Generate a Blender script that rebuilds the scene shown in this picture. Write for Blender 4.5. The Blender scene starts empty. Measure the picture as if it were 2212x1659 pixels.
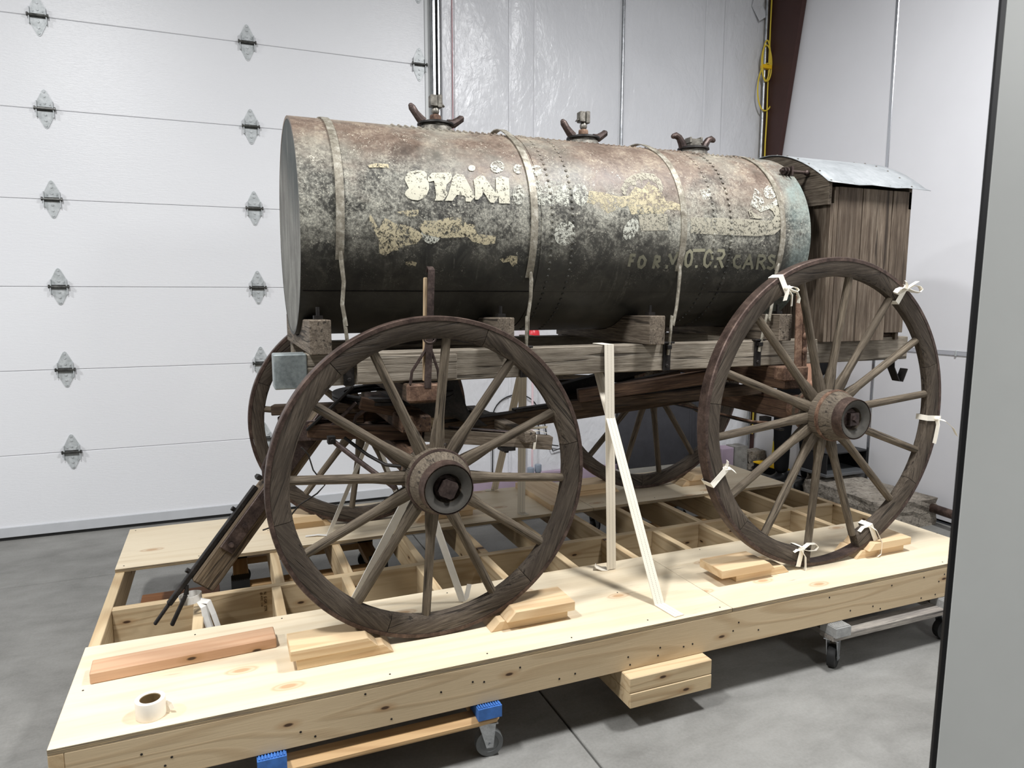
import bpy, bmesh, math, random
from mathutils import Vector, Matrix, Euler

random.seed(11)
SC = bpy.context.scene
COL = SC.collection
PI = math.pi
T = 0.366            # height of the platform deck above the floor

# ---------------------------------------------------------------- camera
def setup_camera():
    yaw, pitch, roll = -0.391375, -0.126431, 0.001244
    sy, cy, sp, cp = math.sin(yaw), math.cos(yaw), math.sin(pitch), math.cos(pitch)
    F = Vector((-sy*cp, cy*cp, sp)); R0 = Vector((cy, sy, 0)); U0 = R0.cross(F)
    cr, sr = math.cos(roll), math.sin(roll)
    R = cr*R0 + sr*U0; U = -sr*R0 + cr*U0
    cam = bpy.data.cameras.new('camera')
    cam.sensor_width = 36.0; cam.sensor_fit = 'HORIZONTAL'
    cam.lens = 36.0*1523.64/2212.0
    cam.clip_start = 0.05; cam.clip_end = 100
    cam.dof.use_dof = True; cam.dof.focus_distance = 3.2; cam.dof.aperture_fstop = 11
    o = bpy.data.objects.new('camera', cam); COL.objects.link(o)
    M = Matrix.Identity(4)
    for i in range(3):
        M[i][0] = R[i]; M[i][1] = U[i]; M[i][2] = -F[i]
    M.translation = Vector((0.4894, -2.1178, 1.5936))
    o.matrix_world = M
    SC.camera = o
setup_camera()

# ---------------------------------------------------------------- world, lamps, exposure
world = bpy.data.worlds.new('world'); SC.world = world; world.use_nodes = True
world.node_tree.nodes['Background'].inputs[0].default_value = (0.75, 0.8, 0.9, 1)
world.node_tree.nodes['Background'].inputs[1].default_value = 0.03

def lamp(name, loc, size, power, color=(0.985, 0.99, 1.0), aim=None):
    l = bpy.data.lights.new(name, 'AREA'); l.shape = 'RECTANGLE'
    l.size, l.size_y = size; l.energy = power; l.color = color
    o = bpy.data.objects.new(name, l); COL.objects.link(o); o.location = loc
    if aim: o.rotation_euler = (Vector(aim)-Vector(loc)).to_track_quat('-Z', 'Y').to_euler()
    return o
lamp('high_bay_lamp', (-0.7, -0.75, 4.5), (0.4, 0.6), 200)
lamp('high_bay_lamp', (3.0, -0.60, 4.5), (0.4, 0.6), 195)
lamp('high_bay_lamp', (-3.9, 0.2, 4.5), (0.4, 0.6), 190)
lamp('door_leaf_fill', (2.6, -3.6, 2.9), (0.5, 0.5), 40, aim=(2.0, -1.55, 1.0))  # added unseen fill light, aimed to brighten the grey door leaf
SC.view_settings.view_transform = 'Standard'
SC.view_settings.look = 'None'
SC.view_settings.gamma = 1.0
SC.view_settings.use_curve_mapping = False
SC.view_settings.exposure = 0.0

# ---------------------------------------------------------------- object helpers
W = {}
def link(name, data, parent=None, M=None):
    o = bpy.data.objects.new(name, data); COL.objects.link(o)
    M = M.copy() if M else Matrix.Identity(4)
    W[o] = M
    if parent is not None:
        o.parent = parent
        o.matrix_basis = W[parent].inverted() @ M
    else:
        o.matrix_basis = M
    return o
def tag(o, label=None, cat=None, group=None, kind=None):
    if label: o['label'] = label
    if cat: o['category'] = cat
    if group: o['group'] = group
    if kind: o['kind'] = kind
    return o
def thing(name, loc, label=None, cat=None, group=None, kind=None, parent=None, M=None):
    o = link(name, None, parent, M if M else Matrix.Translation(loc))
    o.empty_display_size = 0.1
    return tag(o, label, cat, group, kind)
TR = lambda x, y, z: Matrix.Translation((x, y, z))
RX = lambda a: Matrix.Rotation(a, 4, 'X')
RY = lambda a: Matrix.Rotation(a, 4, 'Y')
RZ = lambda a: Matrix.Rotation(a, 4, 'Z')
def frame(p0, p1, up=(0, 0, 1)):
    """matrix at the middle of p0-p1, local X along it, local Z near up; and the length"""
    p0, p1 = Vector(p0), Vector(p1)
    x = (p1-p0); L = x.length; x.normalize()
    z = Vector(up); z = z - x*z.dot(x)
    if z.length < 1e-6: z = Vector((0, 1, 0)) - x*x.y
    z.normalize(); y = z.cross(x)
    M = Matrix.Identity(4)
    for i in range(3):
        M[i][0] = x[i]; M[i][1] = y[i]; M[i][2] = z[i]
    M.translation = (p0+p1)/2
    return M, L

class MB:
    def __init__(s): s.v = []; s.f = []; s.sm = []
    def add(s, vs, fs, smooth=False, M=None):
        b = len(s.v)
        s.v += [tuple(M @ Vector(v)) for v in vs] if M else [tuple(v) for v in vs]
        s.f += [tuple(b+i for i in f) for f in fs]; s.sm += [smooth]*len(fs)
        return s
    def box(s, lo, hi, M=None):
        (a, b, c), (d, e, f) = lo, hi
        vs = [(a,b,c),(d,b,c),(d,e,c),(a,e,c),(a,b,f),(d,b,f),(d,e,f),(a,e,f)]
        return s.add(vs, [(0,3,2,1),(4,5,6,7),(0,1,5,4),(1,2,6,5),(2,3,7,6),(3,0,4,7)], M=M)
    def prism(s, poly, h0, h1, M=None):
        """poly in local XZ, extruded along Y from h0 to h1"""
        n = len(poly)
        ar = sum(poly[i][0]*poly[(i+1)%n][1]-poly[(i+1)%n][0]*poly[i][1] for i in range(n))
        if ar < 0: poly = poly[::-1]
        vs = [(x, h0, z) for x, z in poly] + [(x, h1, z) for x, z in poly]
        fs = [tuple(range(n)), tuple(reversed(range(n, 2*n)))]
        for i in range(n):
            j = (i+1) % n; fs.append((i, i+n, j+n, j))
        return s.add(vs, fs, M=M)
    def tube(s, pts, r, n=8, closed=False, flat=None, M=None, smooth=True):
        """round (or flat=(w,t) rectangular) section swept along pts"""
        P = [Vector(p) for p in pts]; k = len(P)
        rr = r if isinstance(r, (list, tuple)) else [r]*k
        tg = []
        for i in range(k):
            if closed: d = P[(i+1)%k]-P[i-1]
            else: d = P[min(i+1, k-1)]-P[max(i-1, 0)]
            tg.append(d.normalized())
        u = tg[0].orthogonal().normalized()
        if flat and len(flat) > 2: u = Vector(flat[2])
        vs = []
        for i in range(k):
            u = u - tg[i]*u.dot(tg[i])
            if u.length < 1e-6: u = tg[i].orthogonal()
            u.normalize(); w = tg[i].cross(u)
            if flat:
                a, b = flat[0]/2, flat[1]/2
                for x, y in ((-a,-b),(a,-b),(a,b),(-a,b)): vs.append(P[i]+u*x+w*y)
            else:
                for j in range(n):
                    t = 2*PI*j/n; vs.append(P[i]+(u*math.cos(t)+w*math.sin(t))*rr[i])
        m = 4 if flat else n
        fs = []
        for i in range(k if closed else k-1):
            a, b = i*m, ((i+1) % k)*m
            for j in range(m):
                q = (j+1) % m; fs.append((a+j, a+q, b+q, b+j))
        if not closed:
            fs.append(tuple(reversed(range(m)))); fs.append(tuple((k-1)*m+j for j in range(m)))
        return s.add(vs, fs, smooth and not flat, M=M)
    def lathe(s, prof, n=32, M=None, smooth=True, closed=False, caps=True):
        """profile [(r, h)], axis local Y"""
        vs = []; k = len(prof)
        for r, h in prof:
            for j in range(n):
                t = 2*PI*j/n; vs.append((r*math.cos(t), h, r*math.sin(t)))
        fs = []
        for i in range(k if closed else k-1):
            a, b = i*n, ((i+1) % k)*n
            for j in range(n):
                q = (j+1) % n; fs.append((a+j, b+j, b+q, a+q))
        if not closed and caps:
            if prof[0][0] > 1e-5: fs.append(tuple(range(n)))
            if prof[-1][0] > 1e-5: fs.append(tuple(reversed(range((k-1)*n, k*n))))
        return s.add(vs, fs, smooth, M=M)
    def ball(s, c, r, n=10, m=6, M=None):
        rx, ry, rz = r if isinstance(r, (tuple, list)) else (r, r, r)
        vs = []; fs = []
        for i in range(m+1):
            p = PI*i/m
            for j in range(n):
                t = 2*PI*j/n
                vs.append((c[0]+rx*math.sin(p)*math.cos(t), c[1]+ry*math.sin(p)*math.sin(t), c[2]+rz*math.cos(p)))
        for i in range(m):
            for j in range(n):
                q = (j+1) % n; fs.append((i*n+j, (i+1)*n+j, (i+1)*n+q, i*n+q))
        return s.add(vs, fs, True, M=M)
    def mesh(s, name, mat=None, bevel=0.0, sharp=35, weld=False):
        me = bpy.data.meshes.new(name)
        me.from_pydata(s.v, [], s.f); me.update()
        bm = bmesh.new(); bm.from_mesh(me)
        for f, q in zip(bm.faces, s.sm): f.smooth = q
        if weld: bmesh.ops.remove_doubles(bm, verts=bm.verts, dist=1e-5)
        if bevel > 0:
            es = [e for e in bm.edges if len(e.link_faces) == 2 and e.calc_face_angle(0) > 0.5]
            bmesh.ops.bevel(bm, geom=es, offset=bevel, segments=1, affect='EDGES', profile=0.5, clamp_overlap=True)
        bmesh.ops.recalc_face_normals(bm, faces=bm.faces)
        bm.to_mesh(me); bm.free()
        if any(s.sm): me.set_sharp_from_angle(angle=math.radians(sharp))
        if mat: me.materials.append(mat)
        return me
    def obj(s, name, mat, parent=None, M=None, bevel=0.0, sharp=35):
        return link(name, s.mesh(name, mat, bevel, sharp), parent, M)

BOARDS = {}
def board_mesh(name, L, w, t, mat, bevel=0.002):
    k = (round(L, 3), round(w, 3), round(t, 3), mat.name, bevel)
    if k not in BOARDS:
        BOARDS[k] = MB().box((-L/2, -w/2, -t/2), (L/2, w/2, t/2)).mesh(name, mat, bevel)
    return BOARDS[k]
def board(name, mat, parent, lo, hi, axis='X', bevel=0.002):
    """axis-aligned timber between corners lo, hi with the grain along axis"""
    lo, hi = Vector(lo), Vector(hi); c = (lo+hi)/2; d = hi-lo
    if axis == 'X': M = Matrix.Translation(c); L, w, t = d.x, d.y, d.z
    elif axis == 'Y': M = Matrix.Translation(c) @ RZ(PI/2); L, w, t = d.y, d.x, d.z
    else: M = Matrix.Translation(c) @ RY(-PI/2); L, w, t = d.z, d.y, d.x
    return link(name, board_mesh(name, L, w, t, mat, bevel), parent, M)
def stick(name, mat, parent, p0, p1, w, t, up=(0, 0, 1), bevel=0.003):
    M, L = frame(p0, p1, up)
    return link(name, board_mesh(name, L, w, t, mat, bevel), parent, M)

# ---------------------------------------------------------------- material helpers
class NM:
    def __init__(s, name):
        s.m = bpy.data.materials.new(name); s.m.use_nodes = True
        s.t = s.m.node_tree; s.t.nodes.clear()
        s.out = s.n('ShaderNodeOutputMaterial'); s.b = s.n('ShaderNodeBsdfPrincipled')
        s.t.links.new(s.b.outputs[0], s.out.inputs[0])
        s._co = None
    def n(s, typ, **kw):
        nd = s.t.nodes.new(typ)
        for k, v in kw.items(): setattr(nd, k, v)
        return nd
    def put(s, sock, v):
        if hasattr(v, 'is_output') or isinstance(v, bpy.types.NodeSocket): s.t.links.new(v, sock)
        elif isinstance(v, (tuple, list)) and len(v) == 3 and sock.type == 'RGBA': sock.default_value = (*v, 1)
        else: sock.default_value = v
    def co(s, rnd=True):
        if s._co is None:
            tc = s.n('ShaderNodeTexCoord'); c = tc.outputs['Object']
            if rnd:
                oi = s.n('ShaderNodeObjectInfo')
                a = s.n('ShaderNodeVectorMath', operation='MULTIPLY_ADD')
                cb = s.n('ShaderNodeCombineXYZ')
                for i in range(3): s.t.links.new(oi.outputs['Random'], cb.inputs[i])
                s.t.links.new(cb.outputs[0], a.inputs[0]); a.inputs[1].default_value = (37, 61, 83)
                s.t.links.new(c, a.inputs[2]); c = a.outputs[0]
            s._co = c
        return s._co
    def scale(s, v, sc, loc=(0, 0, 0)):
        mp = s.n('ShaderNodeMapping'); s.put(mp.inputs[0], v); mp.inputs['Scale'].default_value = sc
        mp.inputs['Location'].default_value = loc
        return mp.outputs[0]
    def noise(s, v, sc=5, det=4, rough=0.55, dist=0.0):
        nd = s.n('ShaderNodeTexNoise'); s.put(nd.inputs['Vector'], v)
        nd.inputs['Scale'].default_value = sc; nd.inputs['Detail'].default_value = det
        nd.inputs['Roughness'].default_value = rough; nd.inputs['Distortion'].default_value = dist
        return nd.outputs['Fac']
    def voro(s, v, sc=5, feat='F1', out='Distance'):
        nd = s.n('ShaderNodeTexVoronoi', feature=feat); s.put(nd.inputs['Vector'], v); nd.inputs['Scale'].default_value = sc
        return nd.outputs[out]
    def ramp(s, f, stops):
        nd = s.n('ShaderNodeValToRGB'); s.put(nd.inputs[0], f); cr = nd.color_ramp
        while len(cr.elements) < len(stops): cr.elements.new(0.5)
        for e, (p, c) in zip(cr.elements, stops):
            e.position = p; e.color = (*c, 1) if isinstance(c, (tuple, list)) else (c, c, c, 1)
        return nd.outputs[0]
    def mix(s, f, a, b, mode='MIX'):
        nd = s.n('ShaderNodeMix', data_type='RGBA', blend_type=mode)
        s.put(nd.inputs[0], f); s.put(nd.inputs[6], a); s.put(nd.inputs[7], b)
        return nd.outputs[2]
    def math(s, op, a, b=0.0, clamp=False):
        nd = s.n('ShaderNodeMath', operation=op, use_clamp=clamp); s.put(nd.inputs[0], a); s.put(nd.inputs[1], b)
        return nd.outputs[0]
    def sep(s, v):
        nd = s.n('ShaderNodeSeparateXYZ'); s.put(nd.inputs[0], v); return nd.outputs
    def rng(s, v, a, b, c=0.0, d=1.0):
        nd = s.n('ShaderNodeMapRange'); s.put(nd.inputs[0], v)
        for i, q in enumerate((a, b, c, d)): nd.inputs[i+1].default_value = q
        return nd.outputs[0]
    def bump(s, h, st=0.3, dist=0.01):
        nd = s.n('ShaderNodeBump'); s.put(nd.inputs['Height'], h)
        nd.inputs['Strength'].default_value = st; nd.inputs['Distance'].default_value = dist
        s.t.links.new(nd.outputs[0], s.b.inputs['Normal']); return nd
    def fin(s, col, rough=0.6, metal=0.0, spec=0.5):
        s.put(s.b.inputs['Base Color'], col); s.put(s.b.inputs['Roughness'], rough)
        s.put(s.b.inputs['Metallic'], metal); s.b.inputs['Specular IOR Level'].default_value = spec
        return s.m
def S(r, g, b):
    f = lambda c: c/12.92 if c <= 0.04045 else ((c+0.055)/1.055)**2.4
    return (f(r/255), f(g/255), f(b/255))

def m_old_wood(name, dark, mid, light, gs=1.0, bump=0.5, rough=0.75, contrast=0.12, vary=0.0, lengthwise='X'):
    m = NM(name); c = m.co()
    if lengthwise == 'Y':
        x_, y_, z_ = m.sep(c); cb = m.n('ShaderNodeCombineXYZ')
        for i_, q_ in enumerate((y_, x_, z_)): m.put(cb.inputs[i_], q_)
        c = cb.outputs[0]
    streak = m.noise(m.scale(c, (3*gs, 60*gs, 60*gs)), 2.0, 5, 0.6, 0.3)
    fine = m.noise(m.scale(c, (8*gs, 170*gs, 170*gs)), 2.0, 4, 0.7)
    big = m.noise(m.scale(c, (2.2, 7, 7)), 1.6, 4, 0.6)
    f = m.math('ADD', m.math('MULTIPLY', streak, 0.5), m.math('MULTIPLY', fine, 0.5))
    col = m.ramp(f, [(0.5-contrast*1.3, dark), (0.5, mid), (0.5+contrast*1.3, light)])
    col = m.mix(m.rng(big, 0.35, 0.65), col, m.mix(0.55, col, dark), 'MIX')
    crack = m.rng(m.noise(m.scale(c, (1.5*gs, 34*gs, 34*gs)), 2.0, 3, 0.5, 0.6), 0.60, 0.66)
    col = m.mix(m.math('MULTIPLY', crack, 0.75), col, tuple(q*0.25 for q in dark))
    if vary:
        oi = m.n('ShaderNodeObjectInfo')
        col = m.mix(m.rng(oi.outputs['Random'], 0, 1, 0, vary*1.3), col, dark)
    h = m.math('SUBTRACT', f, m.math('MULTIPLY', crack, 0.8))
    m.bump(h, bump, 0.004)
    return m.fin(col, rough, 0, 0.25)

def m_pine(name, base, late, knots=True, k=1.0, stains=0.0, grey=None):
    m = NM(name); c = m.co()
    v = m.scale(c, (0.55, 7.0, 7.0))
    nz = m.noise(v, 1.0, 2, 0.45, 0.25)
    ring = m.math('SINE', m.math('MULTIPLY', nz, 62.0))
    ring = m.rng(ring, 0.1, 1.0)
    fine = m.noise(m.scale(c, (6, 150, 150)), 1.5, 3, 0.6)
    broad = m.noise(m.scale(c, (1.0, 3.0, 3.0)), 1.3, 3, 0.5)
    col = m.mix(m.math('MULTIPLY', ring, 0.5*k), base, late)
    col = m.mix(m.rng(fine, 0.35, 0.7, 0, 0.16*k), col, tuple(q*0.72 for q in late))
    col = m.mix(m.rng(broad, 0.35, 0.7, 0.0, 0.35), col, tuple(min(1, q*1.12) for q in base))
    if grey:
        g = m.rng(m.noise(m.scale(c, (1.2, 9, 9), (3, 1, 5)), 2.0, 5, 0.6, 0.4), 0.55, 0.72)
        col = m.mix(m.math('MULTIPLY', g, stains), col, grey)
    if knots:
        x_, y_, z_ = m.sep(c); cb = m.n('ShaderNodeCombineXYZ'); m.put(cb.inputs[0], m.math('MULTIPLY', x_, 3.4))
        m.put(cb.inputs[1], m.math('MULTIPLY', m.math('ADD', z_, m.math('MULTIPLY', y_, 0.13)), 9.0))
        def v2(out):
            nd = m.n('ShaderNodeTexVoronoi', voronoi_dimensions='2D'); m.put(nd.inputs['Vector'], cb.outputs[0]); nd.inputs['Scale'].default_value = 1.0
            return nd.outputs[out]
        d = v2('Distance')
        kn = m.rng(d, 0.035, 0.06, 1, 0); halo = m.rng(d, 0.05, 0.17, 0.55, 0)
        pick = m.rng(v2('Color'), 0.50, 0.53)
        col = m.mix(m.math('MULTIPLY', halo, pick), col, S(160, 122, 80))
        col = m.mix(m.math('MULTIPLY', kn, pick), col, S(74, 54, 38))
    m.bump(m.math('ADD', ring, fine), 0.12, 0.003)
    return m.fin(col, 0.62, 0, 0.3)

def m_metal(name, c1, c2, c3, sc=14, rough=0.55, metal=0.75, bump=0.3, lo=0.38, hi=0.66):
    m = NM(name); c = m.co()
    a = m.noise(c, sc, 6, 0.65, 0.3); b = m.noise(c, sc*7, 4, 0.7)
    f = m.math('ADD', m.math('MULTIPLY', a, 0.7), m.math('MULTIPLY', b, 0.3))
    col = m.ramp(f, [(lo, c1), ((lo+hi)/2, c2), (hi, c3)])
    m.bump(b, bump, 0.002)
    return m.fin(col, rough, metal, 0.4)
def m_plain(name, col, rough=0.5, metal=0.0, spec=0.5, var=0.0, sc=8, bump=0.0):
    m = NM(name)
    if var or bump:
        c = m.co(); nz = m.noise(c, sc, 4, 0.6)
        if var: col = m.mix(m.rng(nz, 0.3, 0.7, 0, 1), tuple(q*(1-var) for q in col), tuple(min(1, q*(1+var)) for q in col))
        if bump: m.bump(m.noise(c, sc*10, 3, 0.6), bump, 0.002)
    return m.fin(col, rough, metal, spec)

# ---------------------------------------------------------------- materials
OLD = m_old_wood('weathered_grey_wood', S(62, 54, 46), S(112, 101, 88), S(150, 139, 124), 1.0, 0.5)
SPOKE = m_old_wood('spoke_wood', S(62, 54, 45), S(110, 99, 84), S(144, 132, 115), 1.2, 0.5, 0.75, 0.12, 0.22)
FELLOE = m_old_wood('felloe_wood', S(48, 41, 35), S(92, 82, 71), S(126, 115, 101), 1.2, 0.55, 0.75, 0.12, 0.36)
SILL = m_old_wood('silver_grey_timber', S(70, 62, 53), S(138, 129, 115), S(172, 164, 150), 0.55, 0.8, 0.8, 0.14)
PLANK = m_old_wood('box_plank_wood', S(58, 47, 38), S(112, 99, 85), S(156, 144, 128), 0.55, 0.4, 0.75, 0.13, 0.3)
DARKW = m_old_wood('dark_running_gear_wood', S(30, 24, 19), S(66, 52, 40), S(98, 80, 62), 1.0, 0.4)
RUSTW = m_old_wood('rust_stained_wood', S(42, 30, 23), S(78, 58, 44), S(108, 86, 67), 0.9, 0.35)
PALEW = m_old_wood('pale_worn_wood', S(150, 124, 94), S(190, 166, 134), S(214, 195, 166), 1.0, 0.3)
PINE = m_pine('pine_joist', S(202, 180, 144), S(154, 122, 84))
PINEF = m_pine('pine_rim', S(196, 175, 142), S(158, 130, 94), True, 0.9)
FIR = m_pine('red_fir', S(202, 164, 132), S(176, 130, 96), True, 0.9)
CHOCK = m_pine('chock_pine', S(216, 190, 152), S(182, 144, 102), False, 0.9)

def m_ply():
    m = NM('plywood'); c = m.co()
    tc = m.n('ShaderNodeTexCoord'); nz = m.sep(tc.outputs['Normal'])[2]
    v = m.scale(c, (0.35, 3.2, 3.2))
    n1 = m.noise(v, 1.0, 2, 0.5, 0.35)
    ring = m.rng(m.math('SINE', m.math('MULTIPLY', n1, 44.0)), 0.2, 1.0)
    fine = m.noise(m.scale(c, (5, 110, 110)), 1.4, 3, 0.6)
    col = m.mix(m.math('MULTIPLY', ring, 0.26), S(224, 210, 183), S(196, 173, 136))
    col = m.mix(m.rng(fine, 0.4, 0.75, 0, 0.16), col, S(182, 146, 104))
    big = m.noise(m.scale(c, (1.1, 4, 4), (3, 2, 1)), 1.5, 4, 0.6)
    col = m.mix(m.rng(big, 0.5, 0.75, 0, 0.3), col, S(206, 188, 156))
    # knots and grey scuffs
    vv = m.scale(c, (2.2, 5.0, 0))
    def v2(out):
        nd = m.n('ShaderNodeTexVoronoi', voronoi_dimensions='2D'); m.put(nd.inputs['Vector'], vv); nd.inputs['Scale'].default_value = 1.0
        return nd.outputs[out]
    d = v2('Distance'); pick = m.rng(v2('Color'), 0.5, 0.53)
    kn = m.math('ADD', m.rng(d, 0.045, 0.085, 0.75, 0), m.math('MULTIPLY', m.math('MULTIPLY', m.rng(d, 0.07, 0.10), m.rng(d, 0.13, 0.10)), 0.5))
    col = m.mix(m.math('MULTIPLY', kn, pick), col, S(176, 136, 96))
    sc = m.rng(m.noise(m.scale(c, (5, 60, 60)), 1.2, 5, 0.65), 0.6, 0.7)
    ar = m.rng(m.noise(m.scale(c, (2.0, 4, 4), (7, 7, 7)), 1.5, 3, 0.5), 0.56, 0.68)
    col = m.mix(m.math('MULTIPLY', m.math('MULTIPLY', sc, ar), 0.65), col, S(128, 118, 100))
    z = m.sep(tc.outputs['Object'])[2]
    st = m.rng(m.math('SINE', m.math('MULTIPLY', z, 1400.0)), -0.2, 0.5)
    edge = m.mix(st, S(128, 112, 88), S(196, 172, 132))
    edge = m.mix(m.rng(m.noise(m.scale(c, (6, 40, 200)), 1.2, 4, 0.6), 0.4, 0.6), edge, S(122, 110, 92))
    top = m.rng(m.math('ABSOLUTE', nz), 0.6, 0.7)
    return m.fin(m.mix(top, edge, col), 0.6, 0, 0.3)
PLY = m_ply()

TONGUEW = m_old_wood('brown_tongue_wood', S(56, 46, 36), S(100, 86, 69), S(136, 120, 98), 1.0, 0.5)
IRON = m_metal('dark_iron', S(44, 36, 34), S(74, 62, 58), S(104, 90, 84), 16, 0.5, 0.55)
TIRE = m_metal('tire_iron', S(56, 44, 39), S(82, 67, 60), S(110, 92, 82), 20, 0.5, 0.5, 0.35)
BLACK = m_metal('black_iron', S(20, 18, 17), S(34, 31, 29), S(52, 47, 44), 16, 0.55, 0.4)
RUST = m_metal('rusty_iron', S(66, 47, 38), S(108, 83, 67), S(144, 118, 98), 22, 0.75, 0.2, 0.5)
HUBW = m_old_wood('hub_wood', S(62, 54, 46), S(100, 90, 77), S(130, 119, 103), 1.3, 0.4, lengthwise='Y')
HUBEND = m_plain('hub_end_grain', S(70, 67, 62), 0.7, 0, 0.3, 0.3, 14, 0.2)
HOOPM = m_metal('hoop_steel', S(78, 70, 60), S(138, 132, 118), S(196, 192, 180), 30, 0.5, 0.35, 0.3, 0.3, 0.7)
CAST = m_metal('cast_fitting', S(78, 74, 68), S(118, 114, 106), S(150, 146, 138), 22, 0.5, 0.6)
GALV = m_metal('galvanised_steel', S(150, 152, 154), S(178, 181, 184), S(204, 207, 210), 20, 0.32, 0.85, 0.08)
ZINC = m_metal('zinc_hinge', S(168, 173, 173), S(188, 192, 193), S(208, 211, 211), 40, 0.4, 0.1, 0.05)
ZINCD = m_metal('hinge_pin_steel', S(66, 66, 64), S(92, 92, 90), S(124, 124, 120), 26, 0.35, 0.8, 0.05)
SHEET = m_metal('roof_sheet', S(144, 148, 150), S(166, 170, 172), S(186, 189, 190), 5, 0.42, 0.4, 0.05)
TINWRAP = m_metal('dull_tin', S(104, 112, 112), S(148, 156, 156), S(176, 182, 180), 7, 0.45, 0.55, 0.15)
CHROME = m_plain('bright_strip', S(206, 208, 212), 0.22, 0.95)
WEB = None
def m_web():
    m = NM('cotton_webbing'); c = m.co(False); x, y, z = m.sep(c)
    d = m.math('ABSOLUTE', m.math('SUBTRACT', m.math('ABSOLUTE', y), 0.0085))
    line = m.rng(d, 0.0007, 0.0013, 1, 0)
    dash = m.rng(m.math('SINE', m.math('MULTIPLY', x, 900.0)), -0.3, 0.1)
    col = m.mix(m.math('MULTIPLY', m.math('MULTIPLY', line, dash), 0.75), S(226, 218, 202), S(104, 92, 78))
    m.bump(m.math('SINE', m.math('MULTIPLY', x, 2600.0)), 0.15, 0.001)
    return m.fin(col, 0.85, 0, 0.2)
WEB = m_web()
WEBS = m_plain('silvery_webbing', S(226, 224, 218), 0.7, 0, 0.3, 0.05, 30)
COTTON = m_plain('cotton_tape', S(240, 234, 220), 0.85, 0, 0.2, 0.04, 40, 0.1)
TAPE = m_plain('paper_tape', S(244, 236, 222), 0.55, 0, 0.4, 0.02, 30)
CARD = m_plain('cardboard', S(112, 92, 62), 0.8, 0, 0.2, 0.1, 40)
BLUE = m_plain('blue_rubber_pad', S(58, 104, 170), 0.6, 0, 0.4, 0.25, 30)
GREYP = m_plain('grey_rubber_pad', S(150, 150, 148), 0.65, 0, 0.4, 0.2, 40)
RUBBER = m_plain('black_rubber', S(26, 26, 26), 0.6, 0, 0.4, 0.2, 20)
GRUBBER = m_plain('grey_rubber', S(104, 106, 106), 0.5, 0, 0.4, 0.12, 20)
DOLLYW = m_pine('dolly_wood', S(194, 160, 116), S(150, 114, 74), True)
DOLLYG = m_old_wood('painted_dolly_board', S(96, 92, 90), S(146, 140, 132), S(180, 172, 160), 1.0, 0.3)
WHITEW = m_plain('white_wall_panel', S(226, 226, 229), 0.4, 0, 0.45, 0.015, 3)
GREYDOOR = m_plain('grey_door_paint', S(226, 228, 224), 0.45, 0, 0.4, 0.03, 5)
GASKET = m_plain('black_gasket', S(14, 14, 16), 0.5, 0, 0.4)
MAROON = m_plain('maroon_column_paint', S(64, 40, 36), 0.5, 0, 0.4, 0.1, 4)
PVC = m_plain('grey_pvc', S(146, 156, 170), 0.4)
YELLOW = m_plain('yellow_cable', S(222, 196, 70), 0.5)
YPLAST = m_plain('yellow_plastic', S(238, 190, 30), 0.4)
YHANDLE = m_plain('yellow_handle_paint', S(224, 200, 62), 0.4)
BLACKP = m_plain('black_plastic', S(22, 22, 23), 0.45)
BRISTLE = m_plain('black_bristles', S(20, 20, 20), 0.9, 0, 0.1)
REDP = m_plain('red_plastic', S(214, 42, 52), 0.35)
FOAM = m_plain('lilac_foam_board', S(176, 158, 174), 0.85, 0, 0.2, 0.06, 9)
CLOTHB = m_plain('black_cloth', S(24, 24, 25), 0.9, 0, 0.1, 0.2, 12)
SKIN = m_plain('skin', S(206, 160, 134), 0.6)
HAIR = m_plain('brown_hair', S(60, 44, 34), 0.7)
INK = m_plain('stamp_ink', S(70, 52, 38), 0.8, 0, 0.1)
PANELB = m_plain('charcoal_board', S(62, 62, 66), 0.6, 0, 0.3, 0.12, 14)

def m_concrete(name, c1, c2, c3, rough=0.7, coarse=0.0):
    m = NM(name); c = m.co(False)
    a = m.noise(c, 1.3, 5, 0.6, 0.4); b = m.noise(m.scale(c, (2.2, 4.5, 3)), 1.6, 5, 0.65, 0.3); d = m.noise(c, 90, 4, 0.7)
    f = m.math('ADD', m.math('MULTIPLY', a, 0.45), m.math('ADD', m.math('MULTIPLY', b, 0.35), m.math('MULTIPLY', d, 0.2)))
    col = m.ramp(f, [(0.36, c1), (0.5, c2), (0.64, c3)])
    sp = m.rng(m.voro(c, 42), 0.05, 0.09, 1, 0)
    pk = m.rng(m.voro(c, 42, 'F1', 'Color'), 0.86, 0.88)
    col = m.mix(m.math('MULTIPLY', m.math('MULTIPLY', sp, pk), 0.7), col, tuple(q*0.35 for q in c1))
    st = m.rng(m.noise(m.scale(c, (1, 1, 1), (9, 4, 2)), 2.3, 5, 0.65, 0.8), 0.6, 0.74)
    col = m.mix(m.math('MULTIPLY', st, 0.4), col, c1)
    if coarse:
        ag = m.noise(c, 34, 4, 0.7)
        col = m.mix(m.rng(ag, 0.5, 0.62, 0, 0.6), col, tuple(q*0.5 for q in c1))
        m.bump(ag, coarse, 0.02)
    else: m.bump(m.math('ADD', d, b), 0.1, 0.004)
    return m.fin(col, rough, 0, 0.35)
FLOORM = m_concrete('floor_concrete', S(106, 105, 101), S(127, 126, 122), S(144, 143, 139), 0.6)
ROUGHC = m_concrete('rough_concrete', S(104, 97, 88), S(152, 144, 132), S(186, 178, 166), 0.9, 0.9)
CMU = m_concrete('grey_block', S(112, 110, 106), S(146, 144, 139), S(172, 170, 165), 0.9)

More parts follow.
